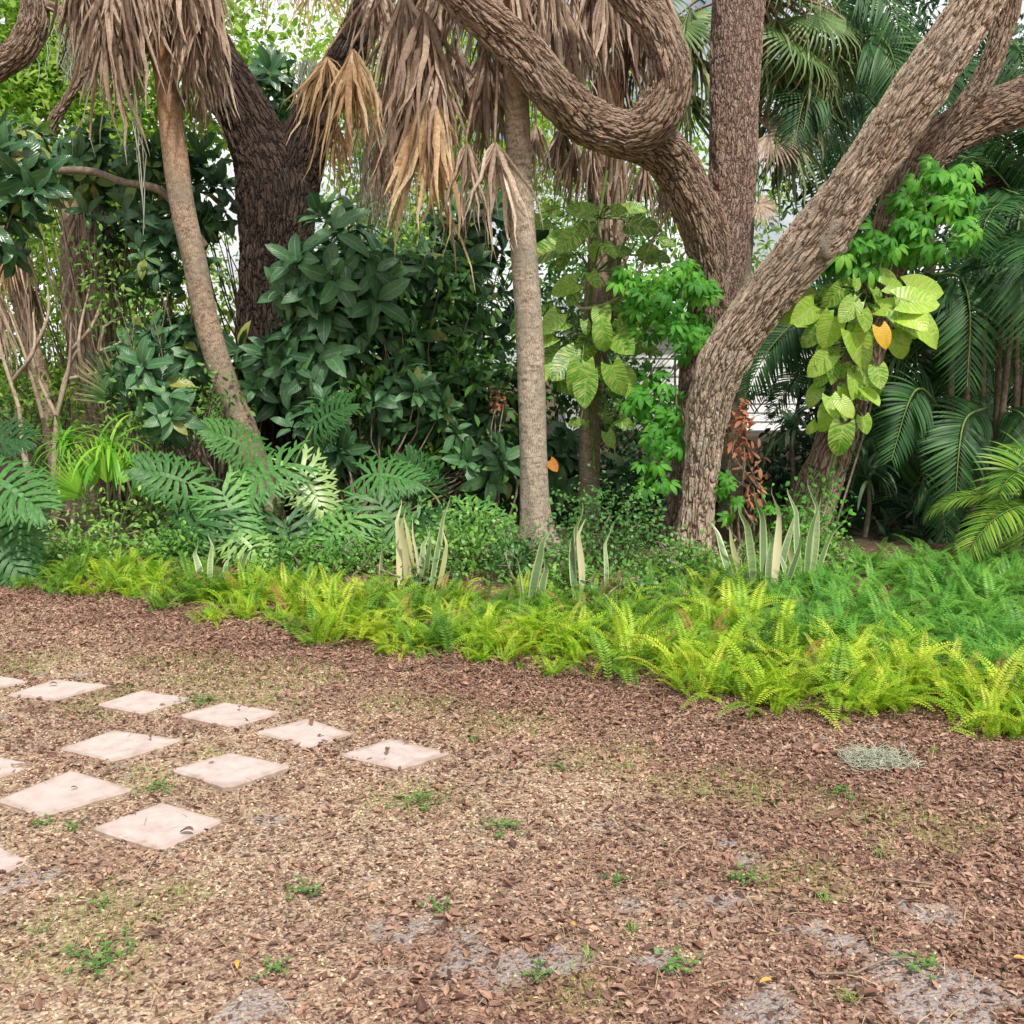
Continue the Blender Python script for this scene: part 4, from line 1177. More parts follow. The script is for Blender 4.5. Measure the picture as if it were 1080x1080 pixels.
def fan_leaf(L=.8, n=38, A=2.3, w=.04, droop=.9, tipd=1.0, sd=0):
    """open costapalmate fan leaf along +Y from origin, normal +Z"""
    r = np.random.default_rng(sd); gs = []
    for i in range(n):
        a = (i / (n - 1) - .5) * 2 * A
        ln = L * (1 - .25 * abs(a / A) ** 2) * r.uniform(.92, 1.05); seg = 6
        tt = np.linspace(0, 1, seg + 1)
        bend = droop * np.maximum(0, tt - .35) ** 1.3 * tipd * r.uniform(.6, 1.4)
        rr = np.concatenate([[0], np.cumsum(np.cos(bend[:-1]) * ln / seg)]); z = np.concatenate([[0], np.cumsum(-np.sin(bend[:-1]) * ln / seg)])
        z = z - .12 * L * abs(a / A) * tt
        dx, dy = math.sin(a), math.cos(a)
        wd = w * np.minimum(1, tt * 2.6 + .12) * (1 - np.maximum(0, tt - .4) / .6) ** .8 + .001
        cx = np.stack([dx * rr, dy * rr, z], -1); s = np.array([dy, -dx, 0])
        v = np.stack([cx - s * wd[:, None] / 2, cx + np.array([0, 0, 1]) * wd[:, None] * .22, cx + s * wd[:, None] / 2], 1).reshape(-1, 3)
        uv = np.stack([np.tile([0, .5, 1], seg + 1), np.repeat(tt, 3)], -1)
        f = [[k * 3 + j, k * 3 + j + 1, k * 3 + 4 + j, k * 3 + 3 + j] for k in range(seg) for j in range(2)]
        gs.append(Geo(v, f, uv, np.full(len(v), r.random())))
    return join(gs)


FANS = [fan_leaf(.85, 40, 2.2, .045, 1.3, 1.3, i) for i in range(2)]


def hang(root, top, hub, L, mat, wide=False, var=None, spreadx=1.0):
    """one dead frond: petiole from top (trunk crown) to hub, strips hanging from the hub"""
    g = (DFW if wide else DF)[random.randrange(2 if wide else 5) if var is None else var]
    a = random.uniform(-.5, .5)
    R = np.array([[math.cos(a), -math.sin(a), 0], [math.sin(a), math.cos(a), 0], [0, 0, 1]])
    s = L / 1.05; spreadx *= random.uniform(.75, 1.25)
    gg = Geo(g.v * np.array([s * spreadx, s * spreadx, s]) @ R.T + hub, g.f, g.uv, (g.r + random.random()) % 1)
    top = np.array(top); hub = np.array(hub)
    mid = top * .35 + hub * .65 + np.array([0, 0, .05 + .06 * np.linalg.norm((top - hub)[:2])])
    pet = tube([top, mid, hub + [0, 0, .04], hub - [0, 0, .05]], [.02, .014, .01, .005], 5, .08)
    pet.mat(1)
    return part('dead_frond', join([gg, pet]), [M[mat], M['dead_pet']], root)


def palm(label, base): return empty('cabbage_palm', base, label, 'palm tree', 'cabbage palms')


pc = palm('slender grey cabbage palm in the centre with a skirt of dead fronds', (P(571, 600, 8.4)[0], 8.4, 0))
trunk('trunk', [(573, 625, 8.4, 21), (570, 585, 8.4, 18), (565, 540, 8.4, 15.5), (562, 470, 8.4, 14.5), (560, 400, 8.4, 14.5), (556, 320, 8.4, 14), (551, 240, 8.4, 13.3), (547, 160, 8.4, 12.5), (544, 80, 8.4, 12), (543, 0, 8.4, 13), (543, -70, 8.4, 14), (543, -160, 8.4, 16)],
      M['palm_grey'], pc, 72, .03, .035, 21, flare=(.2, .45))
topc = P(543, -150, 8.4)
for (hx, hy, Y, ey, mt, wd) in [(345, 60, 8.3, 192, 'dead_gold', 1), (372, 52, 8.2, 170, 'dead_gold', 0), (330, -40, 8.3, 62, 'dead_gold', 1), (285, -45, 8.5, 40, 'dead_gold', 1),
                                (425, -10, 8.2, 130, 'dead_grey', 0), (447, 12, 8.1, 150, 'dead_grey', 0), (450, 100, 8.1, 275, 'dead_gold', 0), (462, 60, 8.1, 200, 'dead', 0), (418, 60, 8.35, 215, 'dead', 0),
                                (440, 90, 8.3, 225, 'dead', 0), (492, 150, 8.1, 245, 'dead', 0), (522, 150, 8.1, 262, 'dead', 0), (512, 60, 8.5, 190, 'dead', 0), (480, 40, 8.5, 150, 'dead_grey', 0),
                                (400, -30, 8.6, 90, 'dead', 0), (465, -40, 8.3, 70, 'dead', 0), (375, -50, 8.4, 45, 'dead', 1), (560, 20, 8.8, 120, 'dead', 0), (590, -10, 8.9, 130, 'dead', 0), (535, 40, 8.7, 160, 'dead_grey', 0),
                                (610, 20, 8.9, 100, 'dead', 0), (640, -20, 9.0, 110, 'dead_grey', 0), (565, 130, 8.6, 215, 'dead_grey', 0), (500, -30, 8.9, 80, 'dead', 0), (430, -60, 8.9, 60, 'dead_gold', 1),
                                (540, -50, 8.2, 60, 'dead', 0), (575, -60, 8.3, 50, 'dead', 0), (355, 130, 8.5, 200, 'dead_gold', 0), (400, 150, 8.5, 235, 'dead', 0)]:
    hub = P(hx, hy, Y)
    hang(pc, topc + rng.normal(0, .06, 3), hub, (ey - hy) * Y / F * 1.02, mt, bool(wd), None, .85 if wd else 1)

for i in range(22):
    hx = random.uniform(395, 690); hy = random.uniform(-100, 60); Y = random.uniform(8.8, 9.4) + (.3 if hx > 590 else 0)
    if hx > 590: hy -= 45
    hang(pc, topc + rng.normal(0, .06, 3), P(hx, hy, Y), random.uniform(55, 175) * Y / F, random.choice(['dead', 'dead_grey', 'dead_dark', 'dead_dark']), False)

pl = palm('leaning brown cabbage palm at the left with shaggy dead thatch at its top', (P(300, 600, 9.5)[0], 9.5, 0))
trunk('trunk', [(303, 625, 9.5, 18), (288, 550, 9.5, 15), (258, 455, 9.5, 14.5), (238, 405, 9.5, 13), (219, 345, 9.5, 12.6), (205, 275, 9.5, 12.6), (192, 215, 9.5, 12.4), (182, 140, 9.5, 12.2), (175, 80, 9.5, 11.8), (170, 30, 9.5, 11.8), (163, -40, 9.5, 14), (158, -120, 9.5, 16)],
      M['palm_brown'], pl, 72, .03, .035, 23)
topl = P(158, -100, 9.5)
for (hx, hy, Y, ey, mt, wd) in [(112, 20, 9.2, 152, 'dead_grey', 0), (85, -40, 9.2, 55, 'dead', 0), (140, -30, 9.1, 95, 'dead_grey', 0), (160, -60, 9.0, 35, 'dead', 0),
                                (190, -50, 9.1, 60, 'dead_grey', 0), (205, -10, 9.3, 120, 'dead_grey', 0), (218, -30, 9.2, 95, 'dead_grey', 0), (130, -70, 9.3, 40, 'dead', 1), (110, -40, 9.7, 75, 'dead', 0),
                                (180, -60, 9.8, 60, 'dead', 0), (200, 20, 9.7, 130, 'dead', 0), (150, -10, 9.8, 90, 'dead_grey', 0), (225, -60, 9.5, 40, 'dead', 0), (190, 40, 9.35, 115, 'dead', 0), (98, -10, 9.4, 80, 'dead_grey', 0), (215, 40, 9.8, 145, 'dead_grey', 0), (128, 30, 9.3, 120, 'dead', 0), (75, -20, 9.7, 60, 'dead_grey', 0)]:
    hang(pl, topl + rng.normal(0, .06, 3), P(hx, hy, Y), (ey - hy) * Y / F, mt, bool(wd))

for i in range(20):
    hx = random.uniform(60, 225); hy = random.uniform(-110, 5) - abs(hx - 150) * .2; Y = random.uniform(9.05, 9.9)
    hang(pl, topl + rng.normal(0, .06, 3), P(hx, hy, Y), random.uniform(50, 150) * Y / F, random.choice(['dead', 'dead_grey', 'dead_dark', 'dead_dark']), False)

pb = palm('rough booted cabbage palm behind the centre, wrapped in pothos vines', (P(620, 585, 9.8)[0], 9.8, 0))
trunk('trunk', [(620, 600, 9.8, 12), (621, 520, 9.8, 11), (623, 430, 9.8, 11), (630, 350, 9.8, 15), (637, 280, 9.8, 17), (641, 210, 9.8, 17), (643, 150, 9.8, 15), (645, 80, 9.8, 14)], M['palm_brown'], pb, 60, .04, .06, 25)
# old leaf boots: upward crossing stubs
bt = []
for i in range(70):
    z = random.uniform(0, 1); a = random.uniform(0, 2 * PI)
    c = P(640, 340 - 200 * z, 9.8); d = np.array([math.cos(a), math.sin(a), 0])
    q = c + d * .12
    bt.append(tube([q, q + d * .05 + [0, 0, .12], q + d * .13 + [0, 0, .26 + .1 * random.random()]], [.028, .022, .008], 5))
    if i % 2: bt.append(many(leaf(.4, .03, 4, 'strap', .2, .3, 1), frames(np.array([d * .25 + [0, 0, -1]]), d[None]), (q + d * .04)[None], np.array([random.uniform(.6, 1.2)])))
part('leaf_boots', join(bt), M['dead'], pb)
topb = P(645, 90, 9.8)
for (hx, hy, Y, ey, mt, wd) in [(605, 150, 9.7, 235, 'dead_grey', 0), (622, 140, 9.6, 225, 'dead', 0), (592, 130, 9.9, 210, 'dead', 0), (680, 170, 9.9, 250, 'dead_grey', 0), (700, 190, 10, 265, 'dead_grey', 0), (660, 130, 10, 200, 'dead', 0),
                                (655, 40, 9.7, 120, 'dead', 0), (640, 60, 10.0, 130, 'dead_grey', 0), (620, 30, 10.1, 110, 'dead', 0), (585, 150, 10.1, 205, 'dead_grey', 0), (715, 200, 9.8, 245, 'dead', 0), (672, 20, 10, 110, 'dead', 0), (600, 60, 9.9, 165, 'dead', 0)]:
    hang(pb, topb + rng.normal(0, .05, 3), P(hx, hy, Y), (ey - hy) * Y / F, mt, bool(wd))


def live_fan(root, top, hub, dirv, nrm, s, mat, k=0, name='frond'):
    R = frame1(dirv, nrm)
    g = FANS[k].xf(R, hub, s)
    pet = tube([top, (np.array(top) + hub) / 2 + [0, 0, .12], hub], [.018, .013, .008], 5, .1).mat(1)
    return part(name, join([g, pet]), [M[mat], M['stem_green']], root)


pr = palm('green crowned cabbage palm behind the upright oak with drooping fans', (P(800, 585, 10.4)[0], 10.4, 0))
trunk('trunk', [(770, 600, 10.4, 13), (775, 400, 10.4, 12), (785, 200, 10.4, 12), (795, 40, 10.4, 14), (798, -30, 10.4, 15)], M['palm_grey'], pr, 48, .05, .04, 27)
topr = P(796, -10, 10.3)
FANS = [fan_leaf(.8, 46, 2.3, .03, 2.4, 1.6, i + 5) for i in range(2)]
for hx, hy, Y, dr, nr, s, mt in [(840, 40, 10.0, (.8, -.3, -.9), (.6, -.6, .6), 1.0, 'fan_green'), (862, 15, 10.1, (1, -.2, -.5), (.3, -.7, .8), .95, 'fan_green'), (826, 70, 10.2, (.25, -.3, -1), (.4, -1, .2), .9, 'fan_green'),
                                 (820, -20, 10.0, (.6, -.5, -.3), (.2, -.3, 1), 1.0, 'fan_green'), (710, 20, 10.4, (-.6, -.3, -.9), (-.4, -.7, .5), 1.0, 'fan_green'),
                                 (690, -10, 10.6, (-.9, -.2, -.5), (-.3, -.7, .8), .95, 'fan_green'), (812, 140, 10.0, (1, -.3, -.25), (-.2, -1, .6), .72, 'dead'), (800, 215, 9.9, (.5, -.3, -.8), (.4, -1, .2), .4, 'dead_grey')]:
    live_fan(pr, topr, P(hx, hy, Y), dr, nr, s, mt, random.randrange(2), 'frond' if mt == 'fan_green' else 'dead_frond')
for hx, hy, Y, ey, mt in [(862, 60, 10.1, 165, 'fan_olive'), (880, 50, 10.1, 140, 'fan_olive'), (840, 90, 10.2, 205, 'dead'), (825, 60, 10.1, 185, 'fan_olive'), (850, 20, 10.0, 150, 'fan_olive'), (870, 100, 10.3, 190, 'dead'), (830, 130, 10.0, 230, 'fan_olive'),
                          (735, 60, 10.3, 190, 'fan_olive'), (715, 90, 10.4, 215, 'fan_olive'), (728, 10, 10.3, 130, 'fan_olive'), (700, 40, 10.6, 140, 'fan_olive'), (818, 20, 9.95, 130, 'fan_olive'), (895, 30, 10.2, 110, 'fan_olive')]:
    o = hang(pr, topr, P(hx, hy, Y), (ey - hy) * Y / F, mt, random.random() < .6)
    if mt == 'fan_olive': o.name = 'frond'


# pinnate fronds --------------------------------------------------------
def pinnate(L=1.7, np_=44, ll=.42, lw=.026, arch=1.2, vdroop=.5, sd=0, e0=1.1):
    r = np.random.default_rng(sd)
    t = np.linspace(0, 1, 30); a = e0 - arch * t ** 1.2
    ds = L / 29
    y = np.concatenate([[0], np.cumsum(np.cos(a[:-1]) * ds)]); z = np.concatenate([[0], np.cumsum(np.sin(a[:-1]) * ds)])
    sp = np.stack([np.zeros(30), y, z], -1)
    tb = tube(sp[::3], np.linspace(.012, .003, 10), 5); tb.mat(1)
    tp = np.linspace(.12, .99, np_); pos = np.stack([np.interp(tp, t, sp[:, i]) for i in range(3)], -1); an = np.interp(tp, t, a)
    tan = np.stack([np.zeros(np_), np.cos(an), np.sin(an)], -1); nor = np.stack([np.zeros(np_), -np.sin(an), np.cos(an)], -1)
    ln = ll * np.sin(PI * (tp * .8 + .14)) ** .7
    pin = leaf(1, lw / ll, 5, 'lance', .25, vdroop, 2)
    gs = [tb]
    for s in (-1, 1):
        d = tan * (.55 + .7 * tp[:, None] ** 2) + np.array([s, 0, 0]) + nor * .22 + r.normal(0, .05, (np_, 3))
        gs.append(many(pin, frames(d, nor), pos, ln, r.random(np_)))
    return join(gs)


PF = [pinnate(1.7, 46, .42, .03, 1.9, .7, 1, .9), pinnate(1.8, 48, .4, .03, 2.4, .6, 2, 1.1), pinnate(1.5, 42, .4, .028, 1.5, .8, 3, 1.2)]


def frond_at(root, basep, az, s, mat, k=0, tilt=0., name='frond', roll=0.):
    """pinnate frond starting at basep, heading azimuth az (0 = +X), tilt lowers it"""
    d = np.array([math.cos(az), math.sin(az), 0]); x = np.array([-d[1], d[0], 0]) * -1
    R = np.stack([x, d, [0, 0, 1]], -1)
    ct, st_ = math.cos(-tilt), math.sin(-tilt)
    Rt = np.array([[1, 0, 0], [0, ct, -st_], [0, st_, ct]])
    cr, sr = math.cos(roll), math.sin(roll); Rr = np.array([[cr, 0, sr], [0, 1, 0], [-sr, 0, cr]])
    return part(name, PF[k].xf(R @ Rt @ Rr, basep, s), [M[mat], M['stem_green']], root)


def areca(label, px, Y, ncane, spec, zb=1.2, mat='areca', group='areca palms'):
    bx = P(px, 560, Y)[0]
    root = empty('areca_palm', (bx, Y, 0), label, 'palm', group)
    for i in range(ncane):
        x0 = bx + random.gauss(0, .18); y0 = Y + random.gauss(0, .15)
        top = np.array([x0 + random.gauss(0, .12), y0, zb * random.uniform(.9, 1.5)])
        part('cane', tube([[x0, y0, -.05], [x0 + .02, y0, top[2] * .5], top], [.035, .03, .022], 8, .1), M['stem'], root)
    for (az, z, s, k, tilt) in spec:
        o = frond_at(root, np.array([bx + random.gauss(0, .12), Y + random.gauss(0, .1), z]), az, s, mat, k, tilt, roll=random.uniform(-.4, .4))
    return root


def rand_spec(n, z0, z1, s0, s1, azs=None):
    out = []
    for i in range(n):
        az = (azs[i % len(azs)] if azs else 2 * PI * i / n) + random.uniform(-.3, .3)
        out.append((az, random.uniform(z0, z1), random.uniform(s0, s1), random.randrange(3), random.uniform(-.2, .4)))
    return out


S3 = [PI * 1.5, PI * 1.2, PI * 1.8, PI, 0, PI * 1.35, PI * 1.65]
areca('dark areca palm directly right of the pothos trunk', 985, 10.4, 6, rand_spec(12, .9, 2.2, .75, 1.0, S3), 1.4)
areca('tall dark areca palm at the right edge of the photo', 1080, 9.3, 7, rand_spec(13, 1.2, 2.9, .8, 1.05, S3), 1.7)
areca('areca palm in deepest shade behind the two right palms', 910, 12, 5, rand_spec(12, .8, 2.6, .8, 1.1, S3), 1.6)
areca('low areca palm with one yellow green frond at the lower right edge', 1110, 7.9, 3, rand_spec(4, .25, .6, .6, .75, [PI * 1.1, PI * 1.35, PI * .9]), .5, 'areca_lit')
areca('small areca palm beside the white house wall behind the oak', 800, 13, 3, rand_spec(8, .8, 1.9, .7, .9, S3), 1.2)
areca('towering dark areca palm filling the top right', 930, 12.5, 5, rand_spec(16, 3.0, 4.8, .9, 1.25, S3), 3.4)
areca('very tall dark areca palm at the top right corner', 1060, 12, 5, rand_spec(14, 2.6, 4.6, .9, 1.2, S3), 3.2)
# big fronds hanging face-on in front of the dark palms
def face_frond(root, path, ll, mat, sd=0, w=.034):
    pts = np.array([P(*a) for a in path]); n = 40
    t = np.linspace(0, 1, len(pts)); tt = np.linspace(0, 1, 60)
    c = tube(pts, np.linspace(.014, .004, len(pts)), 5, .05).mat(1)
    sp = np.stack([np.interp(tt, t, pts[:, i]) for i in range(3)], -1)
    for _ in range(12): sp[1:-1] = (sp[:-2] + sp[2:] + 2 * sp[1:-1]) / 4
    tp = np.linspace(.08, .99, n); pos = np.stack([np.interp(tp, tt, sp[:, i]) for i in range(3)], -1)
    tan = unit(np.stack([np.interp(tp, tt, g) for g in np.gradient(sp, axis=0).T], -1))
    nor = np.tile(np.array([0, -.85, .5]), (n, 1)); nor = unit(nor - tan * np.sum(tan * nor, -1, keepdims=True))
    sid_ = np.cross(tan, nor)
    ln = ll * np.sin(PI * (tp * .78 + .16)) ** .7
    pin = leaf(1, w / ll, 6, 'lance', .3, .75, 2); gs = [c]
    for s_ in (-1, 1):
        d = tan * (.5 + .9 * tp[:, None] ** 2) + sid_ * s_ + nor * .12 + rng.normal(0, .04, (n, 3))
        gs.append(many(pin, frames(d, nor), pos, ln, rng.random(n)))
    part('frond', join(gs), [M[mat], M['stem_green']], root)


r1 = empty('areca_palm', (P(1010, 580, 8.8)[0], 8.8, 0), 'areca palm with broad feathery fronds hanging face on right of the pothos', 'palm', 'areca palms')
for i in range(4):
    xx = P(1000 + i * 22, 580, 8.8)[0]; part('cane', tube([[xx, 9 + .1 * i, -.03], [xx + .03, 9 + .1 * i, 1.0], [xx - .02, 8.95 + .1 * i, 2.0]], [.035, .03, .02], 8, .1), M['stem'], r1)
face_frond(r1, [(985, 290, 9.0), (1012, 292, 8.8), (1023, 330, 8.6), (1020, 408, 8.5)], .5, 'areca', 1)
face_frond(r1, [(1040, 250, 9.0), (1070, 255, 8.7), (1092, 300, 8.5), (1098, 390, 8.4)], .55, 'areca', 2)
face_frond(r1, [(1040, 430, 9.0), (1020, 440, 8.7), (1012, 470, 8.5), (1006, 545, 8.4)], .42, 'areca', 3)
face_frond(r1, [(990, 430, 9.0), (972, 410, 8.8), (958, 425, 8.6), (940, 485, 8.5)], .38, 'areca', 4)
face_frond(r1, [(1040, 190, 9.6), (1060, 200, 9.3), (1085, 215, 9.1), (1120, 280, 9.0)], .5, 'areca', 5)
face_frond(r1, [(960, 520, 9.3), (975, 500, 9.1), (990, 520, 9.0), (1000, 580, 8.9)], .35, 'areca', 6)
face_frond(r1, [(1060, 430, 9.2), (1080, 440, 9.0), (1085, 480, 8.9), (1078, 560, 8.8)], .42, 'areca', 7)
face_frond(r1, [(1110, 540, 8.4), (1090, 490, 8.2), (1070, 500, 8.0), (1052, 590, 7.9)], .4, 'areca_lit', 8)
face_frond(r1, [(1130, 560, 8.2), (1110, 510, 8.0), (1090, 530, 7.9), (1076, 600, 7.8)], .35, 'areca_lit', 9)
face_frond(r1, [(900, 300, 9.8), (850, 330, 9.8), (810, 370, 9.8), (785, 420, 9.8)], .4, 'areca', 10)

r2 = empty('areca_palm', (P(960, 580, 10.9)[0], 10.9, 0), 'tangled dark areca palm whose fronds fill the gap under the right oak limbs', 'palm', 'areca palms')
part('cane', tube([[r2.location.x, 10.9, -.03], [r2.location.x + .05, 10.9, 1.6], [r2.location.x, 10.9, 3.6]], [.06, .05, .04], 10, .1), M['stem'], r2)
for (x0, x1, y0, y1, nn) in [(850, 1080, 0, 200, 16), (860, 1080, 300, 460, 9), (870, 1080, 440, 540, 11), (1010, 1080, 190, 300, 5)]:
    for i in range(nn):
        hx = random.uniform(x0, x1); hy = random.uniform(y0, y1); Y = random.uniform(10.2, 11.6); sg = random.choice([-1, 1]); ln_ = random.uniform(50, 90)
        face_frond(r2, [(hx - sg * ln_ * .5, hy + 15, Y), (hx - sg * ln_ * .15, hy - 18, Y - .2), (hx + sg * ln_ * .15, hy - 5, Y - .4), (hx + sg * ln_ * random.uniform(.15, .5), hy + ln_ * .7, Y - .5)], random.uniform(.4, .55), 'areca', w=.028)

# broad green fan palm at left ------------------------------------------
def small_fan_palm(label, px, py, Y, n, s, mat, group='small fan palms'):
    bx = P(px, py, Y)[0]; root = empty('fan_palm', (bx, Y, 0), label, 'palm', group)
    zc = P(px, py, Y)[2] - .25
    for i in range(n):
        a = 2 * PI * i / n + random.uniform(-.3, .3); el = random.uniform(.25, 1.4)
        d = np.array([math.cos(a) * math.cos(el), math.sin(a) * math.cos(el), math.sin(el)])
        hub = np.array([bx, Y, zc]) + d * .32 * s
        up = np.array([random.uniform(-.7, .7), -1, .35])
        R = frame1(d, up)
        g = fan_leaf(.62, 15, .8, .034, .5, .7, i).xf(R, hub, s)
        pet = tube([[bx, Y, -.03], [bx + d[0] * .1, Y + d[1] * .1, zc * .6], hub], [.012, .01, .006], 5, .08).mat(1)
        part('frond', join([g, pet]), [M[mat], M['stem_green']], root)
    return root


small_fan_palm('bright green young fan palm left of the leaning palm', 112, 505, 8.3, 5, .7, 'fan_bright')
small_fan_palm('grey green fan palm behind the left undergrowth', 150, 425, 9.8, 8, .95, 'fan_green')
small_fan_palm('dull fan palm low in the shade left of the dark oak', 175, 450, 10, 7, .9, 'fan_green')


# philodendron ----------------------------------------------------------
def split_leaf(L=.6, sd=0):
    r = np.random.default_rng(sd); gs = []
    nl = 9
    mid = leaf(L, .05 * L / .6, 8, 'lance', .1, .7, 2)
    gs.append(mid)
    def spine(t): return np.array([0, L * t * (1 - .12 * t), -.25 * L * t ** 2])
    for s in (-1, 1):
        for i in range(nl):
            t = .02 + .9 * (i / nl)
            ang = 2.45 - 2.0 * (i / (nl - 1)) ** .8          # from backward lobes to tip
            ln = L * (.62 - .3 * (i / nl) ** 1.5) * r.uniform(.9, 1.08)
            d = np.array([s * math.sin(ang), math.cos(ang), .12])
            lobe = leaf(ln, L * .085, 6, 'strap', .12, .8, 2, .03)
            gs.append(lobe.xf(frame1(d, (0, 0, 1)), spine(t)))
            for q, sg in ((.3, 1), (.42, -1), (.56, 1), (.68, -1)):
                d2 = d + np.array([0, .55 * sg, 0]) * (1 if abs(d[0]) > .4 else .3) + np.array([.55 * sg, 0, 0]) * (0 if abs(d[0]) > .4 else 1)
                b = spine(t) + unit(d) * ln * q - np.array([0, 0, .3 * ln * q * q])
                gs.append(leaf(ln * .45, L * .045, 4, 'strap', .1, .6, 2).xf(frame1(unit(d2) - [0, 0, .25], (0, 0, 1)), b))
    g = join(gs); g.r[:] = 0
    return g


SPL = [split_leaf(.6, i) for i in range(3)]


def philodendron(label, px, Y, leaves, mat='philo'):
    bx = P(px, 580, Y)[0]; root = empty('split_leaf_philodendron', (bx, Y, 0), label, 'philodendron', 'split leaf philodendrons')
    for k, (lx, ly, lY, dx, dy, dz, s, mt) in enumerate(leaves):
        hub = P(lx, ly, lY); d = np.array([dx, dy, dz], float)
        nr = np.array([dx * .3, -.8, .75])
        g = SPL[k % 3].xf(frame1(d, nr), hub, s * .88); g.r = np.full(len(g.r), random.random())
        b = np.array([bx, Y, -.02])
        m1 = (b + hub) / 2 + np.array([0, 0, .15])
        pet = tube([b, m1, hub], [.016, .011, .008], 6, .06).mat(1)
        part('leaf', join([g, pet]), [M[mt or mat], M['stem_green']], root)
    return root


philodendron('split leaf philodendron with pale backlit leaves left of the dark oak base', 285, 8.4, [(300, 490, 8.2, -.9, -.3, -.4, 1.0, 'philo'), (318, 495, 8.25, .6, -.3, -.9, .85, 'philo_pale'), (265, 475, 8.5, -.4, -.2, .3, .8, 'philo'),
                                             (330, 450, 8.6, .5, -.2, .4, .8, 'philo'), (300, 555, 8.0, .2, -.5, -.9, .9, 'philo'), (345, 560, 8.1, .8, -.4, -.3, .9, 'philo')])
philodendron('philodendron with wide feathery leaves low at the left centre', 215, 8.1, [(215, 545, 7.9, -.7, -.4, -.7, 1.0, 'philo'), (235, 520, 8.0, .5, -.4, -.7, .9, 'philo'), (200, 510, 8.2, -.6, -.2, .3, .9, 'philo'), (245, 560, 7.9, .8, -.4, -.5, .8, 'philo_pale')])
philodendron('large philodendron leaves cut by the left edge of the photo', -30, 7.6, [(-15, 500, 7.3, .9, -.3, -.35, 1.05, 'philo'), (5, 530, 7.4, .5, -.4, -.9, .9, 'philo'), (-25, 465, 7.6, .8, -.2, .15, .85, 'philo'), (-10, 560, 7.3, .7, -.3, -.8, .9, 'philo')])
philodendron('dark philodendron between the oak base and the snake plants', 400, 8.4, [(400, 530, 8.1, .6, -.3, -.8, .9, 'philo'), (390, 500, 8.3, .9, -.2, .0, .85, 'philo'), (375, 545, 8.0, -.8, -.4, -.5, .9, 'philo'), (440, 545, 8.2, .5, -.4, -.6, .75, 'philo')])
philodendron('philodendron left of the central palm base', 480, 8.3, [(478, 545, 8.1, -.8, -.3, -.3, .8, 'philo'), (490, 540, 8.1, .8, -.3, -.2, .8, 'philo'), (520, 575, 8.0, .6, -.5, -.4, .75, 'philo'), (450, 515, 8.5, -.3, -.2, .6, .7, 'philo')])


# snake plants ----------------------------------------------------------
def snake(label, px, Y, leaves):
    bx, _, bz = P(px, 600, Y); root = empty('snake_plant', (bx, Y, 0), label, 'snake plant', 'snake plants in the ferns')
    for (x0, x1, ytop, w, mt) in leaves:
        tip = P(x1, ytop, Y + random.uniform(-.1, .1)); b = np.array([P(x0, 600, Y)[0], Y + random.uniform(-.08, .08), 0])
        d = tip - b; L = np.linalg.norm(d)
        g = leaf(L * random.uniform(1.0, 1.12), w * random.uniform(.7, 1.0), 16, 'sword', .35, random.uniform(-.25, .45), 2, .035)
        tt = np.clip(g.v[:, 1] / L, 0, 1); tw = random.uniform(-1.6, 1.6) * tt + random.uniform(-.4, .4)
        ph = random.uniform(0, 6); off = np.sin(tt * 4 + ph) * .02 * tt + np.where(tt > .8, (tt - .8) * random.uniform(-.35, .35), 0)
        x_, z_ = g.v[:, 0].copy(), g.v[:, 2].copy()
        g.v[:, 0] = x_ * np.cos(tw) - z_ * np.sin(tw) * .3 + off; g.v[:, 2] = z_ + x_ * np.sin(tw)
        nr = np.array([random.uniform(-.5, .5), -1, .1])
        g = g.xf(frame1(d, nr), b); g.r = np.full(len(g.r), random.random())
        part('leaf', g, M[mt], root)
    return root


snake('pale bleached snake plant leaves left of the central palm', 430, 6.95, [(422, 416, 532, .05, 'snake_pale'), (428, 424, 536, .05, 'snake_pale'), (434, 432, 545, .045, 'snake_pale'), (440, 446, 562, .05, 'snake'), (404, 400, 540, .05, 'snake'), (448, 452, 555, .045, 'snake'), (455, 468, 525, .04, 'snake'), (460, 478, 560, .04, 'snake_pale'), (444, 434, 552, .03, 'snake_pale')])
snake('tall white edged snake plant leaf in front of the central palm', 562, 6.55, [(560, 573, 552, .075, 'snake'), (570, 576, 590, .05, 'snake'), (552, 548, 580, .05, 'snake')])
snake('snake plant leaves right of the central palm', 610, 6.75, [(608, 598, 560, .055, 'snake'), (614, 610, 545, .05, 'snake_pale'), (618, 606, 540, .05, 'snake'), (640, 640, 560, .04, 'snake')])
snake('snake plant cluster between the leaning oak and the pothos trunk', 800, 6.95, [(775, 755, 545, .06, 'snake'), (785, 772, 560, .06, 'snake_pale'), (795, 788, 535, .06, 'snake'), (805, 800, 525, .06, 'snake'), (815, 822, 520, .06, 'snake_pale'), (820, 835, 545, .06, 'snake'), (810, 812, 555, .07, 'snake'), (828, 845, 560, .055, 'snake'), (790, 782, 580, .06, 'snake'), (832, 820, 570, .06, 'snake')])
snake('snake plant beside the foot of the pothos trunk', 855, 7.1, [(845, 838, 520, .06, 'snake'), (852, 856, 530, .06, 'snake'), (862, 880, 545, .05, 'snake'), (848, 826, 560, .055, 'snake_pale'), (858, 868, 515, .05, 'snake')])
snake('snake plant leaves in the ferns below the left philodendrons', 215, 7.2, [(215, 205, 575, .055, 'snake'), (222, 225, 565, .055, 'snake'), (240, 238, 585, .05, 'snake'), (250, 260, 575, .045, 'snake'), (200, 180, 590, .05, 'snake')])


# climbing pothos and creepers --------------------------------------------
pl_ = [leaf(.36, .27, 9, 'heart', .12, .5, 6, .012), leaf(.34, .25, 9, 'heart', .2, .9, 6, .015), leaf(.3, .24, 9, 'heart', .1, .3, 6, .01)]


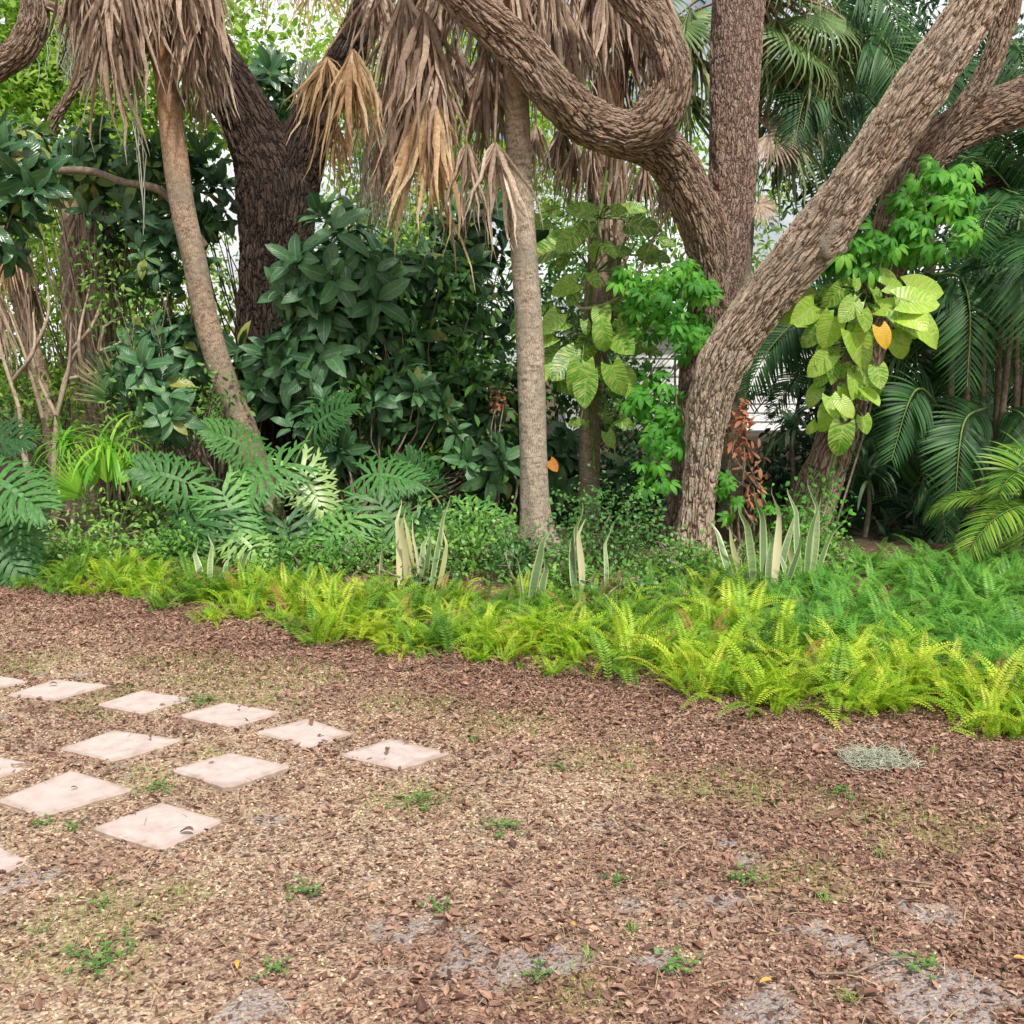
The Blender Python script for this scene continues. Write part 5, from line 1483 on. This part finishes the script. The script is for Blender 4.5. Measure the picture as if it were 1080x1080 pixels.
def pothos(label, base, leaves, mat, vine):
    root = empty('pothos_vine', base, label, 'vine', 'climbing pothos vines')
    vp = [P(*a) for a in vine]
    part('stem', tube(vp, [.016] * len(vp), 6, .05), M['stem_green'], root)
    gs = []
    leaves = [l for l in leaves] + [(l[0] + random.gauss(0, 11), l[1] + random.gauss(0, 13), l[2] + random.uniform(.05, .25), l[3] + random.gauss(0, .5), l[4] * random.uniform(.5, .8), l[5]) for l in leaves * 2]
    for (x, y, Y, ang, s, tw) in leaves:
        c = P(x, y, Y); d = np.array([math.sin(ang), -.35, -math.cos(ang)])      # ang 0 = pointing down
        nr = np.array([tw + random.uniform(-.6, .6), -1, random.uniform(.1, .9)]); d = d + rng.normal(0, .28, 3); s = s * random.uniform(.68, .98)
        c = c + rng.normal(0, .03, 3)
        q = min(vp, key=lambda w: np.linalg.norm(w - c))
        g = pl_[random.randrange(3)].xf(frame1(d, nr), c, s); g.r = np.full(len(g.r), random.random())
        gs.append(g); gs.append(tube([q, (q + c) / 2 + [0, 0, .08], c], [.007, .006, .005], 5, .05).mat(1))
    part('foliage', join(gs), [M[mat], M['stem_green']], root)
    return root, vp


rp, vp = pothos('large leaved variegated pothos climbing the booted palm', (P(625, 585, 9.5)[0], 9.5, 0),
                [(600, 245, 9.1, -.9, .95, 0), (590, 262, 9.2, -1.3, 1.15, .2), (620, 228, 9.3, -1.8, .8, 0), (648, 225, 9.2, 1.5, .7, 0), (640, 262, 9.1, .5, .75, .2), (668, 240, 9.2, 1.1, 1.1, -.2), (672, 262, 9.3, 1.5, .9, 0),
                 (655, 300, 9.2, .6, .9, 0), (605, 300, 9.2, -1, .9, .3), (590, 330, 9.2, -.6, .95, .2), (585, 350, 9.3, -.9, .85, 0), (628, 350, 9.0, .2, .95, 0), (645, 355, 9.1, .7, 1.1, -.2), (615, 380, 9.0, -.3, 1.1, .1),
                 (600, 375, 9.1, -.9, 1.1, .3), (640, 385, 9.0, .4, 1.0, 0), (650, 395, 9.1, .7, 1.0, -.3), (600, 400, 9.2, -.2, .9, 0), (625, 392, 9.0, 0, .9, 0), (585, 385, 9.3, -1.1, 1.0, .2), (640, 455, 9.3, .3, .6, 0), (650, 440, 9.2, .9, .6, 0), (608, 445, 9.3, -.5, .45, 0),
                 (632, 325, 9.1, -.2, .8, 0), (660, 365, 9.2, 1.3, .9, -.2), (578, 235, 9.5, -1.2, .8, .2), (690, 270, 9.5, 1.2, .8, 0)],
                'pothos', [(628, 500, 9.6), (622, 420, 9.6), (620, 350, 9.55), (625, 290, 9.5), (632, 230, 9.5), (640, 180, 9.5)])
part('loop_stem', tube([P(712, 212, 8.9), P(690, 250, 9.2), P(672, 290, 9.3), (P(655, 312, 9.3)), P(635, 322, 9.3), P(612, 325, 9.35), P(607, 312, 9.4), P(618, 295, 9.5)], [.014] * 8, 7, .04), M['stem_pale'], rp)
rp2, _ = pothos('golden variegated pothos with huge leaves on the right oak trunk', (P(870, 590, 8.4)[0], 8.4, 0),
                [(868, 320, 8.2, -1.0, 1.25, .3), (850, 322, 8.3, -1.1, 1.1, .3), (895, 350, 8.0, .1, 1.15, 0), (875, 375, 8.1, -.9, .95, .2), (870, 390, 8.1, -.5, .8, 0), (872, 412, 8.1, -.1, .85, .1), (885, 418, 8.0, .2, .8, 0),
                 (880, 435, 8.1, -.3, .8, .2), (888, 445, 8.0, .1, .9, 0), (905, 410, 8.0, .5, .85, 0), (925, 385, 8.0, .35, .85, -.2), (945, 325, 8.0, .9, 1.2, -.2), (955, 310, 8.0, 1.35, 1.35, -.2), (965, 335, 8.05, 1.0, 1.2, -.3),
                 (935, 330, 7.95, .3, .9, 0), (910, 325, 8.0, .1, .8, 0), (895, 318, 8.05, -.5, .8, .2), (890, 295, 8.1, -.4, .7, .2), (930, 305, 8.1, .6, .8, 0), (905, 290, 8.1, .3, .6, 0), (915, 350, 8.1, -.1, .8, 0), (880, 335, 8.05, -.7, .9, .2), (945, 350, 8.1, .5, .9, -.2), (895, 395, 8.1, .1, .8, 0), (865, 345, 8.15, -.9, .9, .2)],
                'pothos_bright', [(872, 520, 8.45), (890, 440, 8.5), (905, 380, 8.55), (918, 320, 8.6), (930, 270, 8.7), (945, 225, 8.8)])
o = part('yellow_leaf', pl_[0].xf(frame1([.3, -.4, -1], [0, -1, .3]), P(928, 345, 7.93), .5), M['yellow_leaf'], rp2)
o['label'] = 'orange yellow dying leaf'
og = pl_[2].xf(frame1([.5, -.3, -.7], [0, -1, .2]), np.zeros(3), .38)
o = build('dead_leaf', og, M['orange_leaf']); o.location = P(580, 486, 8.6)
tag(o, 'single orange leaf caught right beside the central palm trunk', 'leaf')


# five-finger creeper -----------------------------------------------------
def palmate(s=1.0, n=6):
    lf = leaf(.15, .055, 5, 'ellip', .2, .9, 2, .03)
    a = np.linspace(-1.9, 1.9, n); d = np.stack([np.sin(a), np.cos(a), np.full(n, -.25)], -1)
    return many(lf, frames(d, np.array([0, 0, 1.])), d * .02, (1 - .2 * np.abs(a) / 1.9) * s)


PM = palmate()


def creeper(label, base, blobs, mat='creeper', size=1.0, vine=None):
    root = empty('creeper_vine', base, label, 'vine', 'bright green creeper')
    gs = []
    for b in blobs:
        pts, d = blob(*b); n = len(pts)
        dd = unit(d * .4 + np.array([0, -.4, -.75]) + rng.normal(0, .3, (n, 3)))
        nn = unit(np.array([0, -.8, .6]) + rng.normal(0, .25, (n, 3)))
        gs.append(many(PM, frames(dd, nn), pts, rng.uniform(.6, 1.15, n) * size, rng.random(n)))
    part('foliage', join(gs), M[mat], root)
    if vine: part('stem', tube([P(*a) for a in vine], [.01] * len(vine), 6, .05), M['stem'], root)
    return root


creeper('bright green creeper hanging over the right oak limb above the pothos', (P(950, 590, 8.6)[0], 8.6, 0), [(990, 205, 8.5, 42, 28, 46, .25), (985, 245, 8.4, 48, 28, 46, .25), (940, 250, 8.3, 40, 18, 26, .2), (900, 272, 8.2, 35, 22, 26, .2), (1000, 180, 8.6, 25, 20, 14, .2)],
        vine=[(880, 560, 8.5), (920, 420, 8.6), (940, 280, 8.6), (985, 190, 8.7)])
creeper('light green creeper draping between the booted palm and the oak', (P(690, 600, 8.9)[0], 8.9, 0), [(715, 310, 8.8, 34, 35, 50, .25), (680, 330, 9.0, 22, 40, 26, .2), (740, 345, 8.7, 20, 18, 14, .2), (662, 300, 9.1, 18, 26, 12, .2), (720, 350, 8.7, 18, 30, 14, .2), (690, 420, 8.7, 28, 30, 34, .2), (705, 455, 8.5, 20, 30, 24, .2), (720, 290, 8.9, 25, 20, 14, .2), (690, 500, 8.4, 18, 20, 10, .2)], size=.85,
        vine=[(700, 600, 8.8), (715, 480, 8.6), (712, 380, 8.8), (725, 270, 8.9)])
creeper('small creeper strand low between leaning oak and pothos trunk', (P(770, 600, 8.4)[0], 8.4, 0), [(768, 520, 8.3, 12, 40, 14, .15), (810, 535, 8.3, 18, 14, 8, .15)], size=.6, vine=[(772, 600, 8.4), (770, 500, 8.4), (766, 440, 8.5)])
# rusty dry vine
bush('rusty dry vine hanging beneath the leaning oak', [(783, 450, 8.35, 7, 34, 16), (790, 505, 8.35, 8, 30, 12)], (P(790, 600, 8.4)[0], 8.4, 0), 'rust_vine', .09, .03, 7, .05, 'dry_vine', None, 'vine', 4)
bush('dry reddish seed cluster plant among the dark leaves', [(527, 415, 9.5, 7, 18, 7)], (P(527, 560, 9.4)[0], 9.4, 0), 'rust_vine', .05, .03, 9, .04, 'dry_flower_stalk', None, 'plant', 3)


# strap leaved dracaenas
def strap_plant(label, px, py, Y, n, L, mat='strap', w=.04, group='strap leaved dracaenas'):
    c = P(px, py, Y); root = empty('dracaena', (c[0], Y, 0), label, 'plant', group)
    part('stem', tube([[c[0], Y, -.02], [c[0] + .03, Y, c[2] * .5], c], [.025, .022, .016], 8, .06), M['stem'], root)
    lf = leaf(L, w, 8, 'strap', .3, 1.6, 2)
    a = rng.uniform(0, 2 * PI, n); e = rng.uniform(-.1, 1.35, n)
    d = np.stack([np.cos(a) * np.cos(e), np.sin(a) * np.cos(e), np.sin(e)], -1)
    part('foliage', many(lf, frames(d, np.array([0, 0, 1.])), c + rng.normal(0, .03, (n, 3)), rng.uniform(.6, 1.1, n)), M[mat], root)


strap_plant('striped dracaena rosette behind the leaning oak', 835, 455, 9.3, 46, .45)
strap_plant('dull dracaena right of the pothos trunk with drooping leaves', 915, 500, 9.2, 40, .5)
strap_plant('dark dracaena clump in the shade beside the areca canes', 965, 540, 9.6, 40, .5)
strap_plant('spiky yellow green dracaena at the left beside the bare stems', 70, 470, 9.2, 44, .5, 'fan_bright', .03)
strap_plant('tall spiky bright green rosette rising left of the leaning palm', 116, 478, 8.5, 50, .62, 'fan_bright', .032)

# bare pale branches at left + dead palm stumps
root = empty('bare_shrub', (P(60, 560, 10.2)[0], 10.2, 0), 'bare pale branching shrub at the left edge', 'shrub')
gs = []
for x0, y0, x1, y1 in [(60, 440, 30, 310), (60, 440, 75, 340), (60, 440, 105, 330), (45, 440, 10, 330), (75, 370, 110, 310), (105, 370, 128, 335), (70, 400, 125, 370), (30, 380, 50, 300), (20, 430, 0, 300), (90, 400, 95, 300), (15, 400, 35, 330), (105, 370, 155, 345)]:
    m_ = ((x0 + x1) / 2 + random.uniform(-14, 14), (y0 + y1) / 2 + random.uniform(-10, 10))
    gs.append(tube([P(x0, y0, 10.2), P(*m_, 10.2 + random.uniform(-.2, .2)), P(x1, y1, 10.2 + random.uniform(-.3, .3))], [.022, .016, .008], 6, .08))
gs.append(tube([P(60, 575, 10.2), P(58, 500, 10.2), P(60, 435, 10.2)], [.05, .04, .025], 8, .1)); gs.append(tube([P(60, 575, 10.2), P(30, 500, 10.2), P(20, 430, 10.2)], [.04, .035, .02], 8, .1))
part('branches', join(gs), M['stem_pale'], root)


def shaggy(label, path, hubs, mat='dead', mt2='dead_gold'):
    b = P(path[0][0], 570, path[0][2]); r = empty('dead_palm_stump', (b[0], path[0][2], 0), label, 'palm tree', 'shaggy dead palms at the left')
    trunk('trunk', path, M['palm_brown'], r, 40, .06, .08, 33)
    for hx, hy, Y, ey in hubs:
        t = P(hx + random.uniform(-10, 10), hy - 10, Y + .2); hang(r, t, P(hx, hy, Y), (ey - hy) * Y / F, random.choice([mat, mt2]))


shaggy('thick dead palm trunk hung with brown thatch in the left background', [(98, 600, 11.2, 22), (97, 400, 11.2, 22), (92, 300, 11.2, 24), (88, 215, 11.2, 22)],
       [(85, 215, 10.9, 300), (102, 225, 10.8, 350), (80, 265, 10.8, 380), (108, 290, 10.8, 390), (118, 240, 10.9, 340)], 'dead', 'dead')
shaggy('leaning dead palm at the left edge under sunlit tan strips', [(75, 600, 10.9, 9), (52, 440, 10.9, 8.5), (30, 350, 10.9, 8), (0, 240, 10.9, 9)],
       [(0, 235, 10.6, 330), (22, 250, 10.8, 360), (-8, 300, 10.6, 420), (30, 300, 11, 380)], 'dead_gold', 'dead_grey')

bush('yellow green leaves growing over the dead palms at the left', [(40, 280, 11.8, 60, 50, 60), (145, 330, 10.8, 30, 60, 60), (150, 270, 10.9, 30, 30, 30), (70, 420, 10.9, 70, 20, 50), (20, 220, 11.4, 40, 25, 30)], (P(80, 540, 11.6)[0], 11.6, 0), 'bg_backlit', .08, .03, 12, .14, 'leafy_shrub', None, 'shrub', 3)
# Spanish moss hanging in the background
def hanging_moss(label, px, py, Y, Lpx, n, wpx):
    c = P(px, py, Y); o_gs = []
    L = Lpx * Y / F; w = wpx * Y / F
    for i in range(n):
        p = c + np.array([rng.normal(0, w), rng.normal(0, .1), rng.uniform(-.1, 0)]); q = [p]
        for k in range(8): p = p + np.array([rng.normal(0, .025), rng.normal(0, .02), -L / 8 * rng.uniform(.6, 1.2)]); q.append(p)
        o_gs.append(tube(q, np.full(9, .006), 3))
    g = join(o_gs)
    o = build('hanging_moss', Geo(g.v - c, g.f, g.uv), M['moss']); o.location = c
    tag(o, label, 'moss', 'hanging spanish moss')


hanging_moss('grey spanish moss hanging right of the dark oak fork', 395, 120, 11.5, 110, 90, 14)
hanging_moss('thin grey moss strand hanging left of the leaning palm', 140, -10, 9.3, 220, 5, 1)
hanging_moss('pale moss wisps behind the dark oak right limb', 325, 60, 11.6, 60, 50, 8)
hanging_moss('grey moss curtain at the far left behind the palm thatch', 75, 20, 12, 60, 60, 14)

# white house behind -------------------------------------------------------
hroot = empty('white_house', (5.5, 23, 0), 'white sided house with a pale roof glimpsed behind the oaks', 'house')


def box(x0, x1, y0, y1, z0, z1):
    v = [[x, y, z] for z in (z0, z1) for y in (y0, y1) for x in (x0, x1)]
    return Geo(v, [[0, 1, 5, 4], [1, 3, 7, 5], [3, 2, 6, 7], [2, 0, 4, 6], [4, 5, 7, 6], [2, 3, 1, 0]], np.array(v)[:, :2])


M['white'] = simple('white_siding', [(.3, (.72, .73, .74)), (.7, (.82, .83, .84))], 3, .6, .1)
M['roofm'] = simple('pale_metal_roof', [(.3, (.5, .53, .56)), (.7, (.62, .65, .68))], 4, .4, .1)
M['glass_dark'] = simple('window_glass', [(.3, (.05, .07, .08)), (.7, (.09, .11, .12))], 2, .1, .0)
sid = [box(1.2, 12, 23, 27, 0, 2.45)]
for i in range(12):
    z0 = .05 + i * .2; vv = np.array([[1.2, 22.96, z0], [12, 22.96, z0], [12, 22.99, z0 + .2], [1.2, 22.99, z0 + .2]])
    sid.append(Geo(vv, [[0, 1, 2, 3]], vv[:, :2]))
part('wall', join(sid), M['white'], hroot)
rv = np.array([[.8, 22.5, 2.48], [12.4, 22.5, 2.48], [12.4, 25, 3.3], [.8, 25, 3.3], [.8, 22.5, 2.6], [12.4, 22.5, 2.6], [12.4, 25, 3.45], [.8, 25, 3.45], [.8, 27.5, 2.48], [12.4, 27.5, 2.48], [.8, 27.5, 2.6], [12.4, 27.5, 2.6]])
part('roof', Geo(rv, [[0, 1, 5, 4], [4, 5, 6, 7], [7, 6, 11, 10], [0, 4, 7, 3], [1, 2, 6, 5], [0, 3, 2, 1], [3, 8, 9, 2], [10, 11, 9, 8], [3, 7, 10, 8], [2, 9, 11, 6]], rv[:, :2]), M['roofm'], hroot)
wn = part('window', box(6.9, 8.2, 22.94, 22.97, 1.0, 2.1), M['white'], hroot)
w2 = part('pane', box(7.0, 8.1, 22.93, 22.938, 1.1, 2.0), M['glass_dark'], hroot); w2.parent = wn

# ------------------------------------------------------------------ light
SUN_EL = math.radians(56); SUN_AZ = math.radians(155)     # azimuth clockwise from +Y: behind the camera, to the right
w = bpy.data.worlds.new('World'); sc.world = w; w.use_nodes = True
nt = w.node_tree; nt.nodes.clear()
sky = nt.nodes.new('ShaderNodeTexSky'); sky.sky_type = 'NISHITA'; sky.sun_disc = False
sky.sun_elevation = SUN_EL; sky.sun_rotation = SUN_AZ; sky.dust_density = 5.0; sky.air_density = 1.0; sky.ozone_density = .3
bg = nt.nodes.new('ShaderNodeBackground'); bg.inputs[1].default_value = .15
out = nt.nodes.new('ShaderNodeOutputWorld')
W = NT(nt)
tcn = W.n('ShaderNodeTexCoord'); cn = W.noise(tcn.outputs['Generated'], 2.6, 6, .6)
cf = W.ramp(cn.outputs[0], [(.36, (0, 0, 0)), (.56, (1, 1, 1))])
cl_ = W.n('ShaderNodeMix', data_type='RGBA'); nt.links.new(cf, cl_.inputs[0]); nt.links.new(sky.outputs[0], cl_.inputs[6]); cl_.inputs[7].default_value = (8.2, 8.2, 8.1, 1)
nt.links.new(cl_.outputs[2], bg.inputs[0]); nt.links.new(bg.outputs[0], out.inputs[0])
sd = bpy.data.lights.new('sun', 'SUN'); sd.energy = 4.8; sd.angle = math.radians(3); sd.color = (1, .95, .88)
so = bpy.data.objects.new('sun', sd); COL.objects.link(so)
dirv = Vector((math.sin(SUN_AZ) * math.cos(SUN_EL), math.cos(SUN_AZ) * math.cos(SUN_EL), math.sin(SUN_EL)))
so.rotation_euler = dirv.to_track_quat('Z', 'Y').to_euler()
so.location = dirv * 30
sc.view_settings.view_transform = 'Standard'; sc.view_settings.look = 'None'; sc.view_settings.exposure = 0; sc.view_settings.gamma = 1
sc.cycles.max_bounces = 4; sc.cycles.diffuse_bounces = 3; sc.cycles.transmission_bounces = 2; sc.cycles.glossy_bounces = 1
sc.cycles.use_adaptive_sampling = True; sc.cycles.adaptive_threshold = .02
sc.cycles.caustics_reflective = False; sc.cycles.caustics_refractive = False
